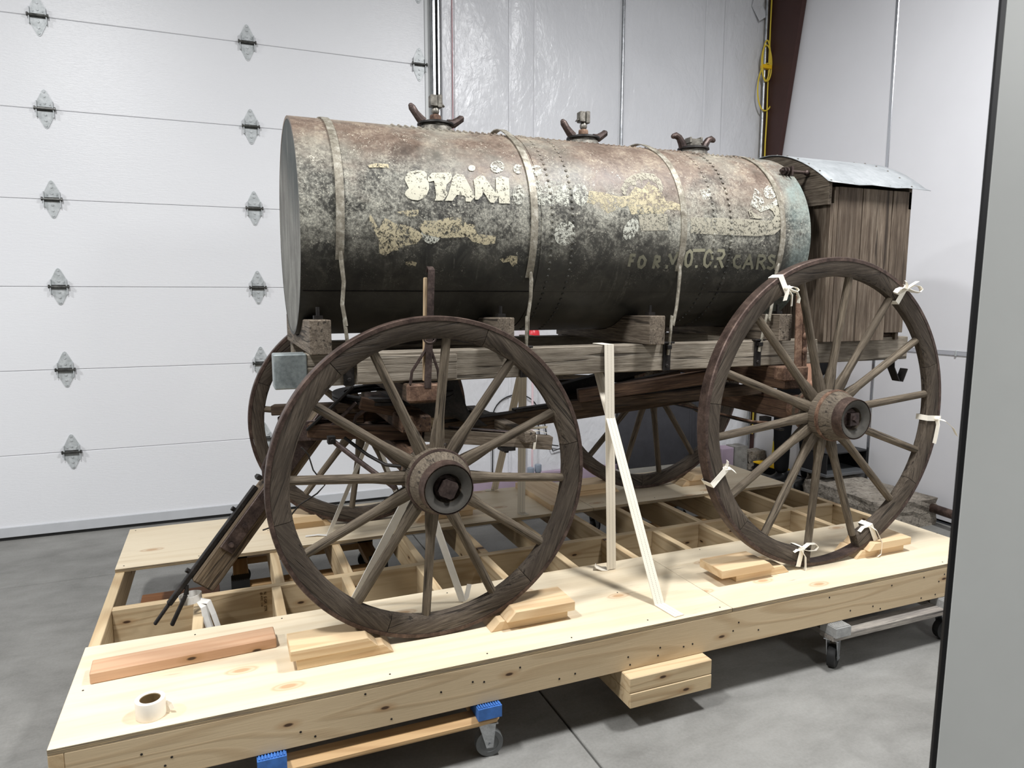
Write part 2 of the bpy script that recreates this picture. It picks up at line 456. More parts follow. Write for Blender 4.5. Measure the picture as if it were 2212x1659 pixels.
def m_door():
    m = NM('embossed_white_steel'); c = m.co(True)
    n1 = m.noise(m.scale(c, (26, 26, 170)), 1.0, 3, 0.6, 0.6)
    n2 = m.noise(m.scale(c, (60, 60, 420)), 1.0, 2, 0.6)
    m.bump(m.math('ADD', n1, m.math('MULTIPLY', n2, 0.4)), 0.22, 0.004)
    v = m.noise(c, 1.2, 3, 0.5)
    return m.fin(m.mix(v, S(224, 225, 228), S(232, 233, 235)), 0.34, 0, 0.5)
DOORM = m_door()
def m_plastic_sheet():
    m = NM('white_vapour_sheet'); c = m.co(True)
    w = m.noise(m.scale(c, (9, 9, 5)), 1.6, 5, 0.6, 1.2); p = m.voro(m.scale(c, (30, 30, 22)), 1.0, 'SMOOTH_F1')
    f = m.noise(m.scale(c, (1.3, 1.3, 0.7)), 2.0, 4, 0.55, 2.0)
    m.bump(m.math('ADD', m.math('MULTIPLY', w, 0.8), m.math('ADD', m.math('MULTIPLY', p, 0.25), m.math('MULTIPLY', f, 2.0))), 0.35, 0.02)
    v = m.noise(c, 1.8, 4, 0.6)
    return m.fin(m.mix(v, S(208, 209, 212), S(224, 225, 228)), 0.3, 0, 0.5)
VAPOUR = m_plastic_sheet()

def m_tank():
    m = NM('weathered_tank_paint'); c = m.co(False); x, y, z = m.sep(c)
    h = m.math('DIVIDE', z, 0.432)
    n_big = m.noise(m.scale(c, (3.2, 3.2, 3.2)), 1.0, 5, 0.6, 0.4)
    n_mid = m.noise(c, 9, 6, 0.68, 0.6)
    n_fin = m.noise(c, 70, 5, 0.75)
    n_sp = m.noise(c, 170, 3, 0.7)
    run = m.noise(m.scale(c, (34, 3, 3)), 1.0, 5, 0.65, 0.2)
    # black-green paint
    base = m.ramp(n_mid, [(0.35, S(40, 39, 35)), (0.52, S(66, 64, 58)), (0.72, S(92, 89, 80))])
    # chalky grey wear, thickest round the middle of the side
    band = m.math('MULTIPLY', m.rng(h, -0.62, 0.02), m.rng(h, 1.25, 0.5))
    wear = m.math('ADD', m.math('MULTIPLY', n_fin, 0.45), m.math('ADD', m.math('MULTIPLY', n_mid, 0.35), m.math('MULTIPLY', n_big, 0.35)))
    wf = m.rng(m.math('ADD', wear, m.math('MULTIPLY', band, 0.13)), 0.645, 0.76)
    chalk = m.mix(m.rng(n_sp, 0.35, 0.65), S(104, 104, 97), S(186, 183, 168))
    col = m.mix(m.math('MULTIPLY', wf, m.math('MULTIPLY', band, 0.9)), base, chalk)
    fl_ = m.math('MULTIPLY', m.rng(m.noise(c, 120, 2, 0.6, 1.5), 0.62, 0.66), m.rng(m.noise(c, 14, 4, 0.6), 0.46, 0.6))
    # mauve-brown rust film over the upper side
    top = m.rng(m.math('ADD', h, m.math('MULTIPLY', m.math('SUBTRACT', n_big, 0.5), 1.7)), 0.24, 0.66)
    rust = m.ramp(m.math('ADD', m.math('MULTIPLY', n_mid, 0.6), m.math('MULTIPLY', n_fin, 0.4)),
                  [(0.36, S(84, 70, 60)), (0.5, S(112, 96, 84)), (0.6, S(138, 124, 107)), (0.70, S(180, 170, 148))])
    gre = m.rng(m.noise(m.scale(c, (2.2, 3, 3), (5, 1, 2)), 1.0, 4, 0.6), 0.5, 0.66)
    rust = m.mix(m.math('MULTIPLY', gre, 0.45), rust, m.mix(n_fin, S(112, 116, 106), S(168, 170, 158)))
    col = m.mix(m.math('MULTIPLY', top, 0.92), col, rust)
    col = m.mix(m.math('MULTIPLY', fl_, m.math('MULTIPLY', m.rng(h, -0.75, -0.1), 0.85)), col, S(205, 200, 182))
    # pale runs on the lower side
    rf = m.math('MULTIPLY', m.rng(run, 0.60, 0.72), m.math('MULTIPLY', m.rng(n_fin, 0.42, 0.62), m.rng(h, 0.2, -0.35)))
    col = m.mix(m.math('MULTIPLY', rf, 0.5), col, S(150, 148, 136))
    low = m.rng(h, -0.02, -0.58)  # underside darkening: blacker paint, with its shade mixed into the colour
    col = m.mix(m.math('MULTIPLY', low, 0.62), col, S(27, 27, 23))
    # verdigris at the rear end
    ve = m.math('MULTIPLY', m.rng(x, 1.02, 1.08), m.rng(m.math('ADD', n_big, m.math('MULTIPLY', n_fin, 0.3)), 0.5, 0.75))
    col = m.mix(m.math('MULTIPLY', ve, 0.85), col, m.mix(n_fin, S(84, 98, 96), S(150, 164, 158)))
    m.bump(m.math('ADD', m.math('MULTIPLY', n_mid, 0.8), m.math('MULTIPLY', n_fin, 0.5)), 0.16, 0.004)
    rough = m.rng(n_mid, 0.3, 0.7, 0.42, 0.62)
    return m.fin(col, rough, 0.0, 0.4)
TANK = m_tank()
def m_head():
    m = NM('grey_tank_head'); c = m.co(False)
    s = m.noise(m.scale(c, (1, 22, 2.2)), 1.0, 5, 0.65, 0.4); n = m.noise(c, 5, 5, 0.6, 0.5); g = m.noise(c, 90, 3, 0.7)
    f = m.math('ADD', m.math('MULTIPLY', s, 0.45), m.math('ADD', m.math('MULTIPLY', n, 0.4), m.math('MULTIPLY', g, 0.15)))
    x, y, z = m.sep(c)
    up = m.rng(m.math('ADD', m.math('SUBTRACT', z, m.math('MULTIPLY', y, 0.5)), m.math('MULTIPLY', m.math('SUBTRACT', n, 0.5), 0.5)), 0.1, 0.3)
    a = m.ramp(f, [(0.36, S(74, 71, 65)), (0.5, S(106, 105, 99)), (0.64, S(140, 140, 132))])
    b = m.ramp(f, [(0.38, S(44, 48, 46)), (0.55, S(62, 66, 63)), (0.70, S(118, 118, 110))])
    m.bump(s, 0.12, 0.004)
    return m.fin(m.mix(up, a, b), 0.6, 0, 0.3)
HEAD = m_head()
def m_decal(name, col, keep=0.5, var=0.1):
    """old lettering paint: flakes away where the noise is low"""
    m = NM(name); c = m.co(False)
    a = m.noise(c, 60, 6, 0.8, 0.3); b = m.noise(c, 12, 4, 0.6); d = m.noise(c, 190, 3, 0.7)
    f = m.math('ADD', m.math('MULTIPLY', a, 0.6), m.math('ADD', m.math('MULTIPLY', b, 0.12), m.math('MULTIPLY', d, 0.28)))
    t = 0.5 - (keep-0.5)*0.5
    al = m.rng(f, t-0.022, t+0.022)
    m.fin(m.mix(b, tuple(q*(1-var) for q in col), tuple(min(1, q*(1+var)) for q in col)), 0.65, 0, 0.25)
    tr = m.n('ShaderNodeBsdfTransparent'); mx = m.n('ShaderNodeMixShader')
    m.t.links.new(al, mx.inputs[0]); m.t.links.new(tr.outputs[0], mx.inputs[1]); m.t.links.new(m.b.outputs[0], mx.inputs[2])
    m.t.links.new(mx.outputs[0], m.out.inputs[0])
    return m.m
CREAM = m_decal('cream_lettering', S(192, 188, 170), 0.60)
BARC = m_decal('dull_lettering', S(158, 153, 137), 0.56)
GHOST = m_decal('ghost_lettering', S(186, 186, 174), 0.50)
PATCH = m_decal('yellowed_paint', S(176, 166, 138), 0.52, 0.2)
FAINT = m_decal('faint_lettering', S(150, 147, 126), 0.92)
FAINT2 = m_decal('fainter_lettering', S(114, 112, 96), 0.7)

# ---------------------------------------------------------------- the room
YW, YD, XR, HT = 3.10, 3.228, 5.12, 6.4
X0, Y0 = -6.5, -7.0
fl = thing('floor', (0, 0, 0), kind='structure')
jx, jy, g = 1.616, 2.334, 0.004
for (a, b, c, d) in ((X0, jx, Y0, jy), (jx, XR, Y0, jy), (X0, jx, jy, YD+0.1), (jx, XR, jy, YD+0.1)):
    MB().box((a+g, c+g, -0.12), (b-g, d-g, 0)).obj('concrete_slab', FLOORM, fl, bevel=0.003)
MB().box((X0, Y0, -0.16), (XR, YD+0.1, -0.012)).obj('joint_filler', m_plain('joint_filler_grey', S(118, 117, 113), 0.9), fl)
tag(MB().box((X0, Y0, HT), (XR+0.2, YD+0.3, HT+0.1)).obj('ceiling', m_plain('ceiling_grey', S(120, 120, 120), 0.7)), kind='structure')
tag(MB().box((X0-0.1, Y0, 0), (X0, YD+0.3, HT)).obj('wall_left', m_plain('grey_hall_wall', S(110, 110, 110), 0.6)), kind='structure')
tag(MB().box((X0, Y0-0.1, 0), (XR+0.2, Y0, HT)).obj('wall_front', m_plain('grey_hall_wall', S(100, 100, 100), 0.6)), kind='structure')

# right wall: smooth white panels between bright cover strips
wr = thing('wall_right', (XR, 0, 0), kind='structure')
ys = [Y0, -3.05, -0.62, 1.81, YD+0.1]
for a, b in zip(ys[:-1], ys[1:]):
    MB().box((XR, a+0.003, 0.022), (XR+0.08, b-0.003, HT)).obj('wall_panel', WHITEW, wr)
MB().box((XR+0.03, Y0, 0), (XR+0.08, YD+0.1, 0.03)).obj('base_gap_strip', GASKET, wr)
for y in ys[1:-1]:
    MB().prism([(-0.016, 0), (0.016, 0), (0.011, -0.006), (-0.011, -0.006)], 0.03, HT, M=Matrix(((0,0,1,0),(1,0,0,0),(0,1,0,0),(0,0,0,1)))).obj('cover_strip', CHROME, wr, M=TR(XR, y, 0)) if False else \
    MB().box((-0.007, -0.014, 0.03), (0.0, 0.014, HT)).obj('cover_strip', CHROME, wr, M=TR(XR, y, 0), bevel=0.003)
MB().box((-0.008, Y0, 1.183), (0, 1.79, 1.213)).obj('horizontal_strip', CHROME, wr, M=TR(XR, 0, 0), bevel=0.003)
for y in (1.16, 0.6):
    MB().box((-0.014, -0.006, -0.02), (0, 0.006, 0.02)).obj('strip_clip', ZINC, wr, M=TR(XR, y, 1.198), bevel=0.002)

# back wall: white vapour sheet hung in drops, right of the overhead door
wb = thing('wall_back', (3.6, YW, 0), kind='structure')
xs = [2.085, 2.19, 2.62, 2.83, 3.59, 4.42, 4.62, XR]
for i, (a, b) in enumerate(zip(xs[:-1], xs[1:])):
    mb = MB(); nx, nz = max(3, int((b-a)/0.06)), 60
    vs = []; rr = random.Random(i)
    ph = rr.random()*6
    for kz in range(nz+1):
        for kx in range(nx+1):
            u = kx/nx; zz = HT*kz/nz
            dy = 0.010*math.sin(3.1*zz+ph)*math.sin(PI*u) + 0.006*math.sin(7.3*zz+2*ph+5*u) - 0.004*i % 0.009
            if u in (0, 1): dy = -0.002
            vs.append((a+(b-a)*u, YW+dy, zz))
    fs = [(k*(nx+1)+j, k*(nx+1)+j+1, (k+1)*(nx+1)+j+1, (k+1)*(nx+1)+j) for k in range(nz) for j in range(nx)]
    mb.add(vs, fs, True).obj('vapour_sheet', VAPOUR, wb)
MB().box((2.085, YW+0.025, 0), (XR, YW+0.2, HT)).obj('wall_core', WHITEW, wb)
for x in xs[1:-1]:
    MB().box((-0.011, -0.006, 0.15), (0.011, 0.0, HT)).obj('seam_tape', VAPOUR, wb, M=TR(x, YW-0.003, 0))
MB().box((2.1, YW-0.05, 0), (XR, YW-0.008, 0.135)).obj('foam_base_strip', FOAM, wb, bevel=0.004)
MB().box((-0.003, -0.003, 0.2), (0.003, 0.003, HT)).obj('red_thread', m_plain('dull_red', S(176, 130, 134), 0.6), wb, M=TR(2.160, YW-0.012, 0))

# overhead sectional door
dr = thing('door_1', (0, YD, 0), kind='structure')
zs = [0.0, 0.556, 1.103, 1.639, 2.186, 2.735, 3.284, 3.83, 4.38, 4.92]
XL, XD = -4.2, 1.99
for k, (a, b) in enumerate(zip(zs[:-1], zs[1:])):
    z0 = a+0.001 if k else 0.035
    MB().box((XL, 0, -(b-a)/2+(z0-a)), (XD, 0.045, (b-a)/2-0.001)).obj('door_section', DOORM, dr, M=TR(0, YD, (a+b)/2), bevel=0.003)
    if k: MB().box((XL, 0.012, -0.006), (XD, 0.04, 0.006)).obj('section_joint', m_plain('joint_grey', S(176, 177, 180), 0.7), dr, M=TR(0, YD, a))
MB().box((XL, -0.012, 0.02), (XD, 0.03, 0.088)).obj('bottom_rail', m_plain('aluminium_rail', S(188, 190, 193), 0.4, 0.0, 0.5, 0.04, 9), dr, M=TR(0, YD, 0), bevel=0.003)
MB().box((XL, -0.004, 0.0), (XD, 0.03, 0.022)).obj('bottom_seal', RUBBER, dr, M=TR(0, YD, 0))
MB().box((XL, 0, 4.92), (XD+0.1, 0.1, HT)).obj('door_header', WHITEW, dr, M=TR(0, YD, 0))
MB().box((X0, 0, 0), (XL, 0.1, HT)).obj('door_side_panel', WHITEW, dr, M=TR(0, YD, 0))
MB().box((XD, -0.01, 0), (2.10, 0.06, HT)).obj('door_jamb', m_plain('jamb_white', S(206, 208, 208), 0.4), dr, M=TR(0, YD, 0))
# vertical track: a bent galvanised channel
MB().box((2.028, -0.075, 0.0), (2.032, 0.0, 4.9)).box((2.028, -0.075, 0), (2.050, -0.071, 4.9)).box((2.060, -0.095, 0), (2.078, -0.085, 4.9)).box((2.060, -0.095, 0), (2.064, 0, 4.9)).obj('door_track', GALV, dr, M=TR(0, YD, 0))
MB().box((2.048, -0.07, 0.0), (2.062, -0.04, 4.9)).obj('track_slot', BLACK, dr, M=TR(0, YD, 0))

def hinge_parts():
    leaf = [(-0.043, 0.012), (-0.043, 0.045), (-0.010, 0.112), (0.0, 0.118), (0.010, 0.112), (0.043, 0.045), (0.043, 0.012)]
    up = MB().prism(leaf, -0.006, 0.0)
    for s in (-1, 1): up.box((s*0.043-0.0025, -0.026, 0.0), (s*0.043+0.0025, 0, 0.045))
    dn = MB().prism([(x, -z) for x, z in leaf], -0.005, 0.0)
    for s in (-1, 1): dn.box((s*0.046-0.0025, -0.024, -0.05), (s*0.046+0.0025, 0, 0.0))
    ci = Matrix.Identity(4)
    for b, zz in ((up, (0.035, 0.075, 0.102)), (dn, (-0.035, -0.07, -0.102))):
        for z in zz: b.lathe([(0.0, -0.0105), (0.006, -0.0105), (0.0068, -0.006), (0.0068, -0.004)], 8, M=TR(0, 0, z))
    for s in (-1, 1): up.lathe([(0, -0.009), (0.0045, -0.009), (0.005, -0.005)], 8, M=TR(s*0.025, 0, 0.028))
    pin = MB().tube([(-0.056, -0.020, 0.0), (0.056, -0.020, 0.0)], 0.0085, 10).box((-0.042, -0.012, -0.012), (0.042, -0.004, 0.012))
    for s in (-1, 1): pin.tube([(s*0.050, -0.02, 0), (s*0.058, -0.02, 0)], 0.0125, 10)
    return up.mesh('upper_leaf', ZINC), dn.mesh('lower_leaf', ZINC), pin.mesh('hinge_pin', ZINCD)
HG = hinge_parts()
for x in (-3.1, -1.78, -0.456, 0.748, 1.945):
    for z in zs[1:-1]:
        h = thing('hinge', (x, YD, z), parent=dr)
        for me in HG: link(me.name, me, h, TR(x, YD, z))

# steel frame column in the corner
MB().prism([(YW-0.002, 0), (YW-0.002, HT), (2.30, HT), (2.885, 2.8), (3.075, 1.65), (3.075, 0)], 0, 0.045, M=Matrix(((0,1,0,0),(1,0,0,0),(0,0,1,0),(0,0,0,1)))).obj('trim_1', MAROON, None, M=TR(XR-0.052, 0, 0))
tag(bpy.data.objects['trim_1'], kind='structure')

# near open door leaf at the right edge of the view
M2, L2 = frame((1.492, -1.425, 1.2), (2.392, -1.723, 1.2))
M2 = M2 @ TR(-L2/2, 0, 0) @ RY(0.009) @ TR(L2/2, 0, 0)
d2 = thing('door_2', None, kind='structure', M=M2)
MB().box((-L2/2+0.0075, 0.0, -1.19), (L2/2, 0.005, 1.2)).box((-L2/2+0.06, 0.005, -1.18), (L2/2, 0.045, 1.19)).obj('door_leaf', GREYDOOR, d2, M=M2, bevel=0.001)
MB().box((-L2/2, 0.0005, -1.195), (-L2/2+0.0078, 0.006, 1.2)).obj('edge_seal', GASKET, d2, M=M2)

# ---------------------------------------------------------------- the timber platform
PL, PW, Z0, Z1 = 3.877, 1.957, 0.207, 0.348
pf = thing('timber_platform', (1.94, 0.98, Z0), 'long pale timber platform with plywood decks and open joists under the old tank wagon', 'platform')
for lo, hi in (((0,0,Z1),(2.3055,0.607,T)), ((2.3075,0,Z1),(PL,0.607,T)), ((0,1.369,Z1),(2.44,PW,T)), ((2.442,1.369,Z1),(PL,PW,T))):
    board('plywood_sheet', PLY, pf, lo, hi, bevel=0.0012)
board('rim_board', PINEF, pf, (0.0385, 0.0, Z0), (PL-0.0385, 0.038, Z1-0.0005))
board('rim_board', PINE, pf, (0.0385, PW-0.038, Z0), (PL-0.0385, PW, Z1-0.0005))
board('side_beam', PINE, pf, (0, 0, Z0), (0.038, PW, Z1-0.0005), 'Y')
board('side_beam', PINE, pf, (PL-0.038, 0, Z0), (PL, PW, Z1-0.0005), 'Y')
board('middle_beam', PINE, pf, (0.0385, 0.945, Z0), (PL-0.0385, 0.983, Z1-0.0005))
JX = [0.337, 0.640, 0.935, 1.275, 1.590, 1.93, 2.255, 2.56, 2.86, 3.205, 3.51]
for k, x in enumerate(JX):
    board('joist', PINE, pf, (x, 0.0385, Z0), (x+0.038, 0.9445, Z1-0.001), 'Y')
    if k: board('joist', PINE, pf, (x+0.02, 0.9835, Z0), (x+0.058, PW-0.0385, Z1-0.001), 'Y')
board('support_block', PINE, pf, (1.805, -0.055, 0.148), (2.172, 0.25, Z0-0.0005), bevel=0.003)
board('support_block', PINE, pf, (1.808, -0.057, 0.089), (2.172, 0.25, 0.1475), bevel=0.003)
mb = MB(); rs = random.Random(4)
for k in range(34): mb.lathe([(0, -0.0012), (0.0036, -0.0012), (0.004, 0.001)], 6, M=TR(rs.uniform(0.05, 3.83), 0.0, rs.uniform(0.215, 0.342)))
for x in JX + [0.02, 3.86]:
    for y in (0.03, 0.3, 0.57, 1.40, 1.66, 1.92):
        if rs.random() < 0.6: mb.lathe([(0, 0.0012), (0.003, 0.0012), (0.0034, -0.001)], 6, M=TR(x+0.019+rs.uniform(-.012, .012), y+rs.uniform(-.01, .01), T) @ RX(PI/2))
tag(mb.obj('screw_heads', BLACK, pf), kind='stuff')
def text_mesh(s, size, name, mat, parent, M, depth=0.0004):
    cu = bpy.data.curves.new(name, 'FONT'); cu.body = s; cu.size = size; cu.extrude = depth; cu.resolution_u = 3
    t = bpy.data.objects.new(name, cu); COL.objects.link(t)
    dg = bpy.context.evaluated_depsgraph_get(); me = bpy.data.meshes.new_from_object(t.evaluated_get(dg))
    bpy.data.objects.remove(t); bpy.data.curves.remove(cu)
    me.materials.clear(); me.materials.append(mat)
    return link(name, me, parent, M)
# the grade stamp, printed sideways on the middle beam
text_mesh('N  S-GR  STR', 0.0155, 'grade_stamp', INK, pf, TR(0.607, 0.9445, 0.332) @ RX(PI/2) @ RZ(-PI/2))
text_mesh('@ AYC  1 H', 0.012, 'grade_stamp', INK, pf, TR(0.594, 0.9445, 0.332) @ RX(PI/2) @ RZ(-PI/2))

# ---------------------------------------------------------------- wheel chocks
def chock(x0, x1, s, y, label, up_in=0.055, ext=0.02, lift=0.0, oh=0.022):
    """lower and upper block; s=+1 when the wheel is on the +x side"""
    h = 0.036
    t = thing('wheel_chock', ((x0+x1)/2, y, T), label, 'chock', 'chocks screwed down against the wagon wheels')
    def blk(a, b, z, yc, w):
        L = b-a
        poly = [(-L/2, -h/2), (L/2, -h/2), (L/2-0.036, h/2), (-L/2, h/2)] if s > 0 else [(-L/2, -h/2), (L/2, -h/2), (L/2, h/2), (-L/2+0.036, h/2)]
        MB().prism(poly, -w/2, w/2).obj('chock_block', CHOCK, t, M=TR((a+b)/2, yc, z+h/2), bevel=0.002)
    if s > 0:
        blk(x0, x1, T, y+0.013, 0.13); blk(x0-ext, x1-up_in, T+h+0.0006, y+0.013-oh/2, 0.13+oh)
    else:
        blk(x0, x1, T, y+0.013, 0.13); blk(x0+up_in, x1+ext, T+h+0.0006, y+0.013-oh/2, 0.13+oh)
chock(0.670, 0.993, 1, 0.218, 'two-layer pine chock left of the near front wheel, beside the red fir board', oh=0.006)
chock(1.351, 1.665, -1, 0.222, 'two-layer pine chock right of the near front wheel, left of the webbing foot')
chock(2.490, 2.785, 1, 0.25, 'two-layer pine chock left of the near rear wheel', 0.10, 0.095)
chock(3.185, 3.495, -1, 0.248, 'two-layer pine chock right of the near rear wheel')
chock(0.70, 1.0, 1, 1.68, 'chock left of the far front wheel, at the back of the platform')
chock(1.42, 1.75, -1, 1.56, 'chock right of the far front wheel, behind the near front hub')
chock(2.46, 2.76, 1, 1.66, 'chock left of the far rear wheel, behind the webbing')
chock(3.185, 3.42, -1, 1.60, 'dirty chock right of the far rear wheel')

# loose boards, tape
o = board('fir_board', FIR, None, (-0.2825, -0.047, -0.0185), (0.2825, 0.047, 0.0185), bevel=0.003)
W[o] = TR(0.335, 0.386, T+0.019) @ RZ(0.045); o.matrix_basis = W[o]
tag(o, 'short red fir two-by-four lying loose on the front left of the plywood deck', 'board')
o = board('loose_board', CHOCK, None, (2.185, 1.40, T), (2.32, 1.935, T+0.036), 'Y'); tag(o, 'pale plank lying across the back deck beside the far webbing strap', 'board')
o = board('loose_board', CHOCK, None, (2.325, 1.52, T), (2.425, 1.94, T+0.03), 'Y'); tag(o, 'short plank on the back deck, just right of a longer one', 'board')
o = board('offcut_board', m_pine('orange_fir', S(176, 118, 70), S(138, 86, 46)), None, (0.05, 1.70, 0.0), (0.42, 1.84, 0.045)); tag(o, 'orange-brown timber offcut lying on the concrete inside the open frame', 'board')
tp = thing('tape_roll', (0.248, 0.072, T), 'roll of white tape standing on its flat side on the front left of the deck', 'tape')
MB().lathe([(0.0285, 0), (0.0400, 0), (0.0408, 0.003), (0.0408, 0.050), (0.0400, 0.0535), (0.0285, 0.0535)], 40, closed=True).obj('tape', TAPE, tp, M=TR(0.248, 0.072, T+0.0005) @ RX(PI/2))
MB().lathe([(0.0262, 0.001), (0.0284, 0.001), (0.0284, 0.0515), (0.0262, 0.0515)], 32, closed=True).obj('cardboard_core', CARD, tp, M=TR(0.248, 0.072, T+0.0005) @ RX(PI/2))
MB().tube([(0.288, 0.072, T+0.032), (0.300, 0.067, T+0.025), (0.306, 0.060, T+0.012)], 0, flat=(0.016, 0.0008, (0, 0, 1))).obj('loose_end', TAPE, tp)

# ---------------------------------------------------------------- furniture dollies under the platform
def dolly(x0, x1, y0, y1, wood, padmat, tyre, label, beam_h=0.026, round_rail=False):
    t = thing('furniture_dolly', ((x0+x1)/2, (y0+y1)/2, 0), label, 'dolly', 'dollies carrying the platform')
    zt = Z0-0.040; zb = zt-beam_h
    for y in (y0, y1-0.075):
        if round_rail:
            M, L = frame((x0, y+0.04, (zt+zb)/2-0.004), (x1, y+0.04, (zt+zb)/2-0.004))
            MB().prism([(-L/2, -0.02), (-L/2, 0.017), (L/2, 0.017), (L/2, -0.02)], -0.04, 0.035).obj('rail', wood, t, M=M, bevel=0.014)
        else:
            board('rail', wood, t, (x0, y, zb), (x1, y+0.075, zt))
    for x in (x0+0.01, x1-0.085):
        board('cross_rail', wood, t, (x, y0+0.076, zb), (x+0.075, y1-0.076, zt), 'Y')
    for x in (x0, x1-0.085):
        for y in (y0-0.012, y1-0.07):
            mb = MB().box((x, y, zt-0.006), (x+0.085, y+0.085, Z0-0.0045))
            for i in range(9): mb.box((x+0.004+i*0.009, y+0.004, Z0-0.005), (x+0.0085+i*0.009, y+0.081, Z0-0.0004))
            mb.obj('end_pad', padmat, t)
            cx, cy = x+0.042, y+0.05
            cz = 0.049; r = 0.049
            a = 0.5 if x == x0 else -0.15
            M = TR(cx, cy, 0) @ RZ(a)
            MB().lathe([(0.0, -0.014), (r*0.62, -0.014), (r*0.66, -0.016), (r*0.97, -0.016), (r, -0.011), (r, 0.011), (r*0.97, 0.016), (r*0.66, 0.016), (r*0.62, 0.014), (0, 0.014)], 28).obj('caster_wheel', tyre, t, M=M @ TR(0.012, 0, cz))
            fk = MB()
            for s in (-1, 1):
                fk.prism([(-0.028, zb-0.001), (0.034, zb-0.001), (0.024, cz-0.012), (0.0, cz-0.012)], s*0.0215-0.0015, s*0.0215+0.0015)
            fk.box((-0.036, -0.03, zb-0.004), (0.04, 0.03, zb))
            fk.tube([(0.012, -0.027, cz), (0.012, 0.027, cz)], 0.006, 8)
            fk.obj('caster_fork', GALV, t, M=M)
    return t
dolly(0.53, 1.318, -0.012, 0.46, DOLLYW, BLUE, GRUBBER, 'wooden dolly with blue rubber end pads under the front left of the platform', 0.036, True)
dolly(2.815, 3.575, -0.035, 0.44, DOLLYG, GREYP, RUBBER, 'worn grey-painted dolly with grey pads under the right end of the platform', 0.028)
dolly(0.48, 1.25, 1.45, 1.92, DOLLYW, RUBBER, RUBBER, 'dolly with black pads under the back left of the platform, seen through the joists', 0.036)
dolly(2.70, 3.46, 1.45, 1.92, DOLLYW, RUBBER, RUBBER, 'dolly with black casters under the back right of the platform, seen through the joists', 0.036)

# ---------------------------------------------------------------- webbing straps
def strap_run(t, name, p0, p1, w, mat, up, th=0.003):
    M, L = frame(p0, p1, up)
    return link(name, board_mesh(name, L, w, th, mat, 0), t, M)
def strip(t, name, pts, w, th, mat, wdir):
    return MB().tube(pts, 0, flat=(w, th, wdir)).obj(name, mat, t)
st = thing('webbing_strap', (2.05, 0.4, T), 'cream webbing strap over the near side rail, fixed to the front deck in an A', 'strap')
strap_run(st, 'strap_run', (2.033, 0.527, 1.379), (2.062, 0.520, T+0.004), 0.046, WEB, (0.02, -1, 0))
strap_run(st, 'strap_run', (2.033, 0.526, 1.379), (2.033, 0.632, 1.379), 0.046, WEB, (0, 0, 1))
strap_run(st, 'strap_run', (2.040, 0.634, 1.379), (2.043, 0.634, 1.245), 0.046, WEB, (0, 1, 0))
strap_run(st, 'strap_run', (2.043, 0.632, 1.247), (2.056, 0.135, T+0.003), 0.046, WEB, (0.05, -1, 0.4))
strap_run(st, 'strap_foot', (2.056, 0.137, T+0.0025), (2.068, 0.018, T+0.0025), 0.046, WEB, (0, 0, 1))
strip(st, 'strap_tail', [(2.045, 0.53, T+0.004), (2.02, 0.535, T+0.006), (2.00, 0.548, T+0.014), (1.995, 0.55, T+0.022)], 0.03, 0.003, WEB, (0, 1, 0.3))
st = thing('webbing_strap', (2.0, 1.5, T), 'cream webbing strap on the far side, fixed to the back deck', 'strap')
strap_run(st, 'strap_run', (1.985, 1.352, 1.379), (2.015, 1.44, T+0.003), 0.046, WEB, (0, 1, 0.1))
strap_run(st, 'strap_run', (1.985, 1.25, 1.379), (1.985, 1.352, 1.379), 0.046, WEB, (0, 0, 1))
strap_run(st, 'strap_run', (1.99, 1.346, 1.25), (2.04, 1.93, T+0.003), 0.046, WEB, (0, 1, 0.5))
strap_run(st, 'strap_foot', (2.015, 1.44, T+0.0025), (2.02, 1.39, T+0.0025), 0.046, WEB, (0, 0, 1))
strap_run(st, 'strap_foot', (2.04, 1.93, T+0.0025), (1.985, 1.945, T+0.0025), 0.04, WEB, (0, 0, 1))
st = thing('axle_strap', (1.15, 0.48, T), 'silvery strap from the front axle to the front deck behind the near front wheel', 'strap')
strap_run(st, 'strap_run', (1.165, 0.455, 0.905), (0.905, 0.555, T+0.003), 0.034, WEBS, (0.3, -1, 0.2))
strap_run(st, 'strap_run', (1.168, 0.47, 0.905), (1.338, 0.455, T+0.003), 0.032, WEBS, (-0.7, -0.6, 0.2))
strip(st, 'strap_tail', [(1.338, 0.456, T+0.003), (1.36, 0.47, T+0.015), (1.375, 0.48, T+0.06)], 0.028, 0.002, WEBS, (1, 0.6, 0))
st = thing('axle_strap', (1.15, 1.4, T), 'thin pale strap from the front axle down to the back deck by the far wheel', 'strap')
strap_run(st, 'strap_run', (1.155, 1.30, 0.92), (0.95, 1.46, T+0.003), 0.022, WEBS, (0.3, -1, 0.2))
strap_run(st, 'strap_run', (1.168, 1.31, 0.92), (1.36, 1.42, T+0.003), 0.020, WEBS, (-0.6, -0.8, 0.2))
strip(st, 'strap_tail', [(0.95, 1.46, T+0.003), (0.90, 1.475, T+0.008), (0.84, 1.49, T+0.003)], 0.02, 0.002, WEBS, (0, 1, 0))

# ---------------------------------------------------------------- the tank wagon
wg = thing('tank_wagon', (1.9, 0.94, T), 'antique tank wagon with a riveted weathered tank, wooden spoked wheels and a plank box', 'wagon')

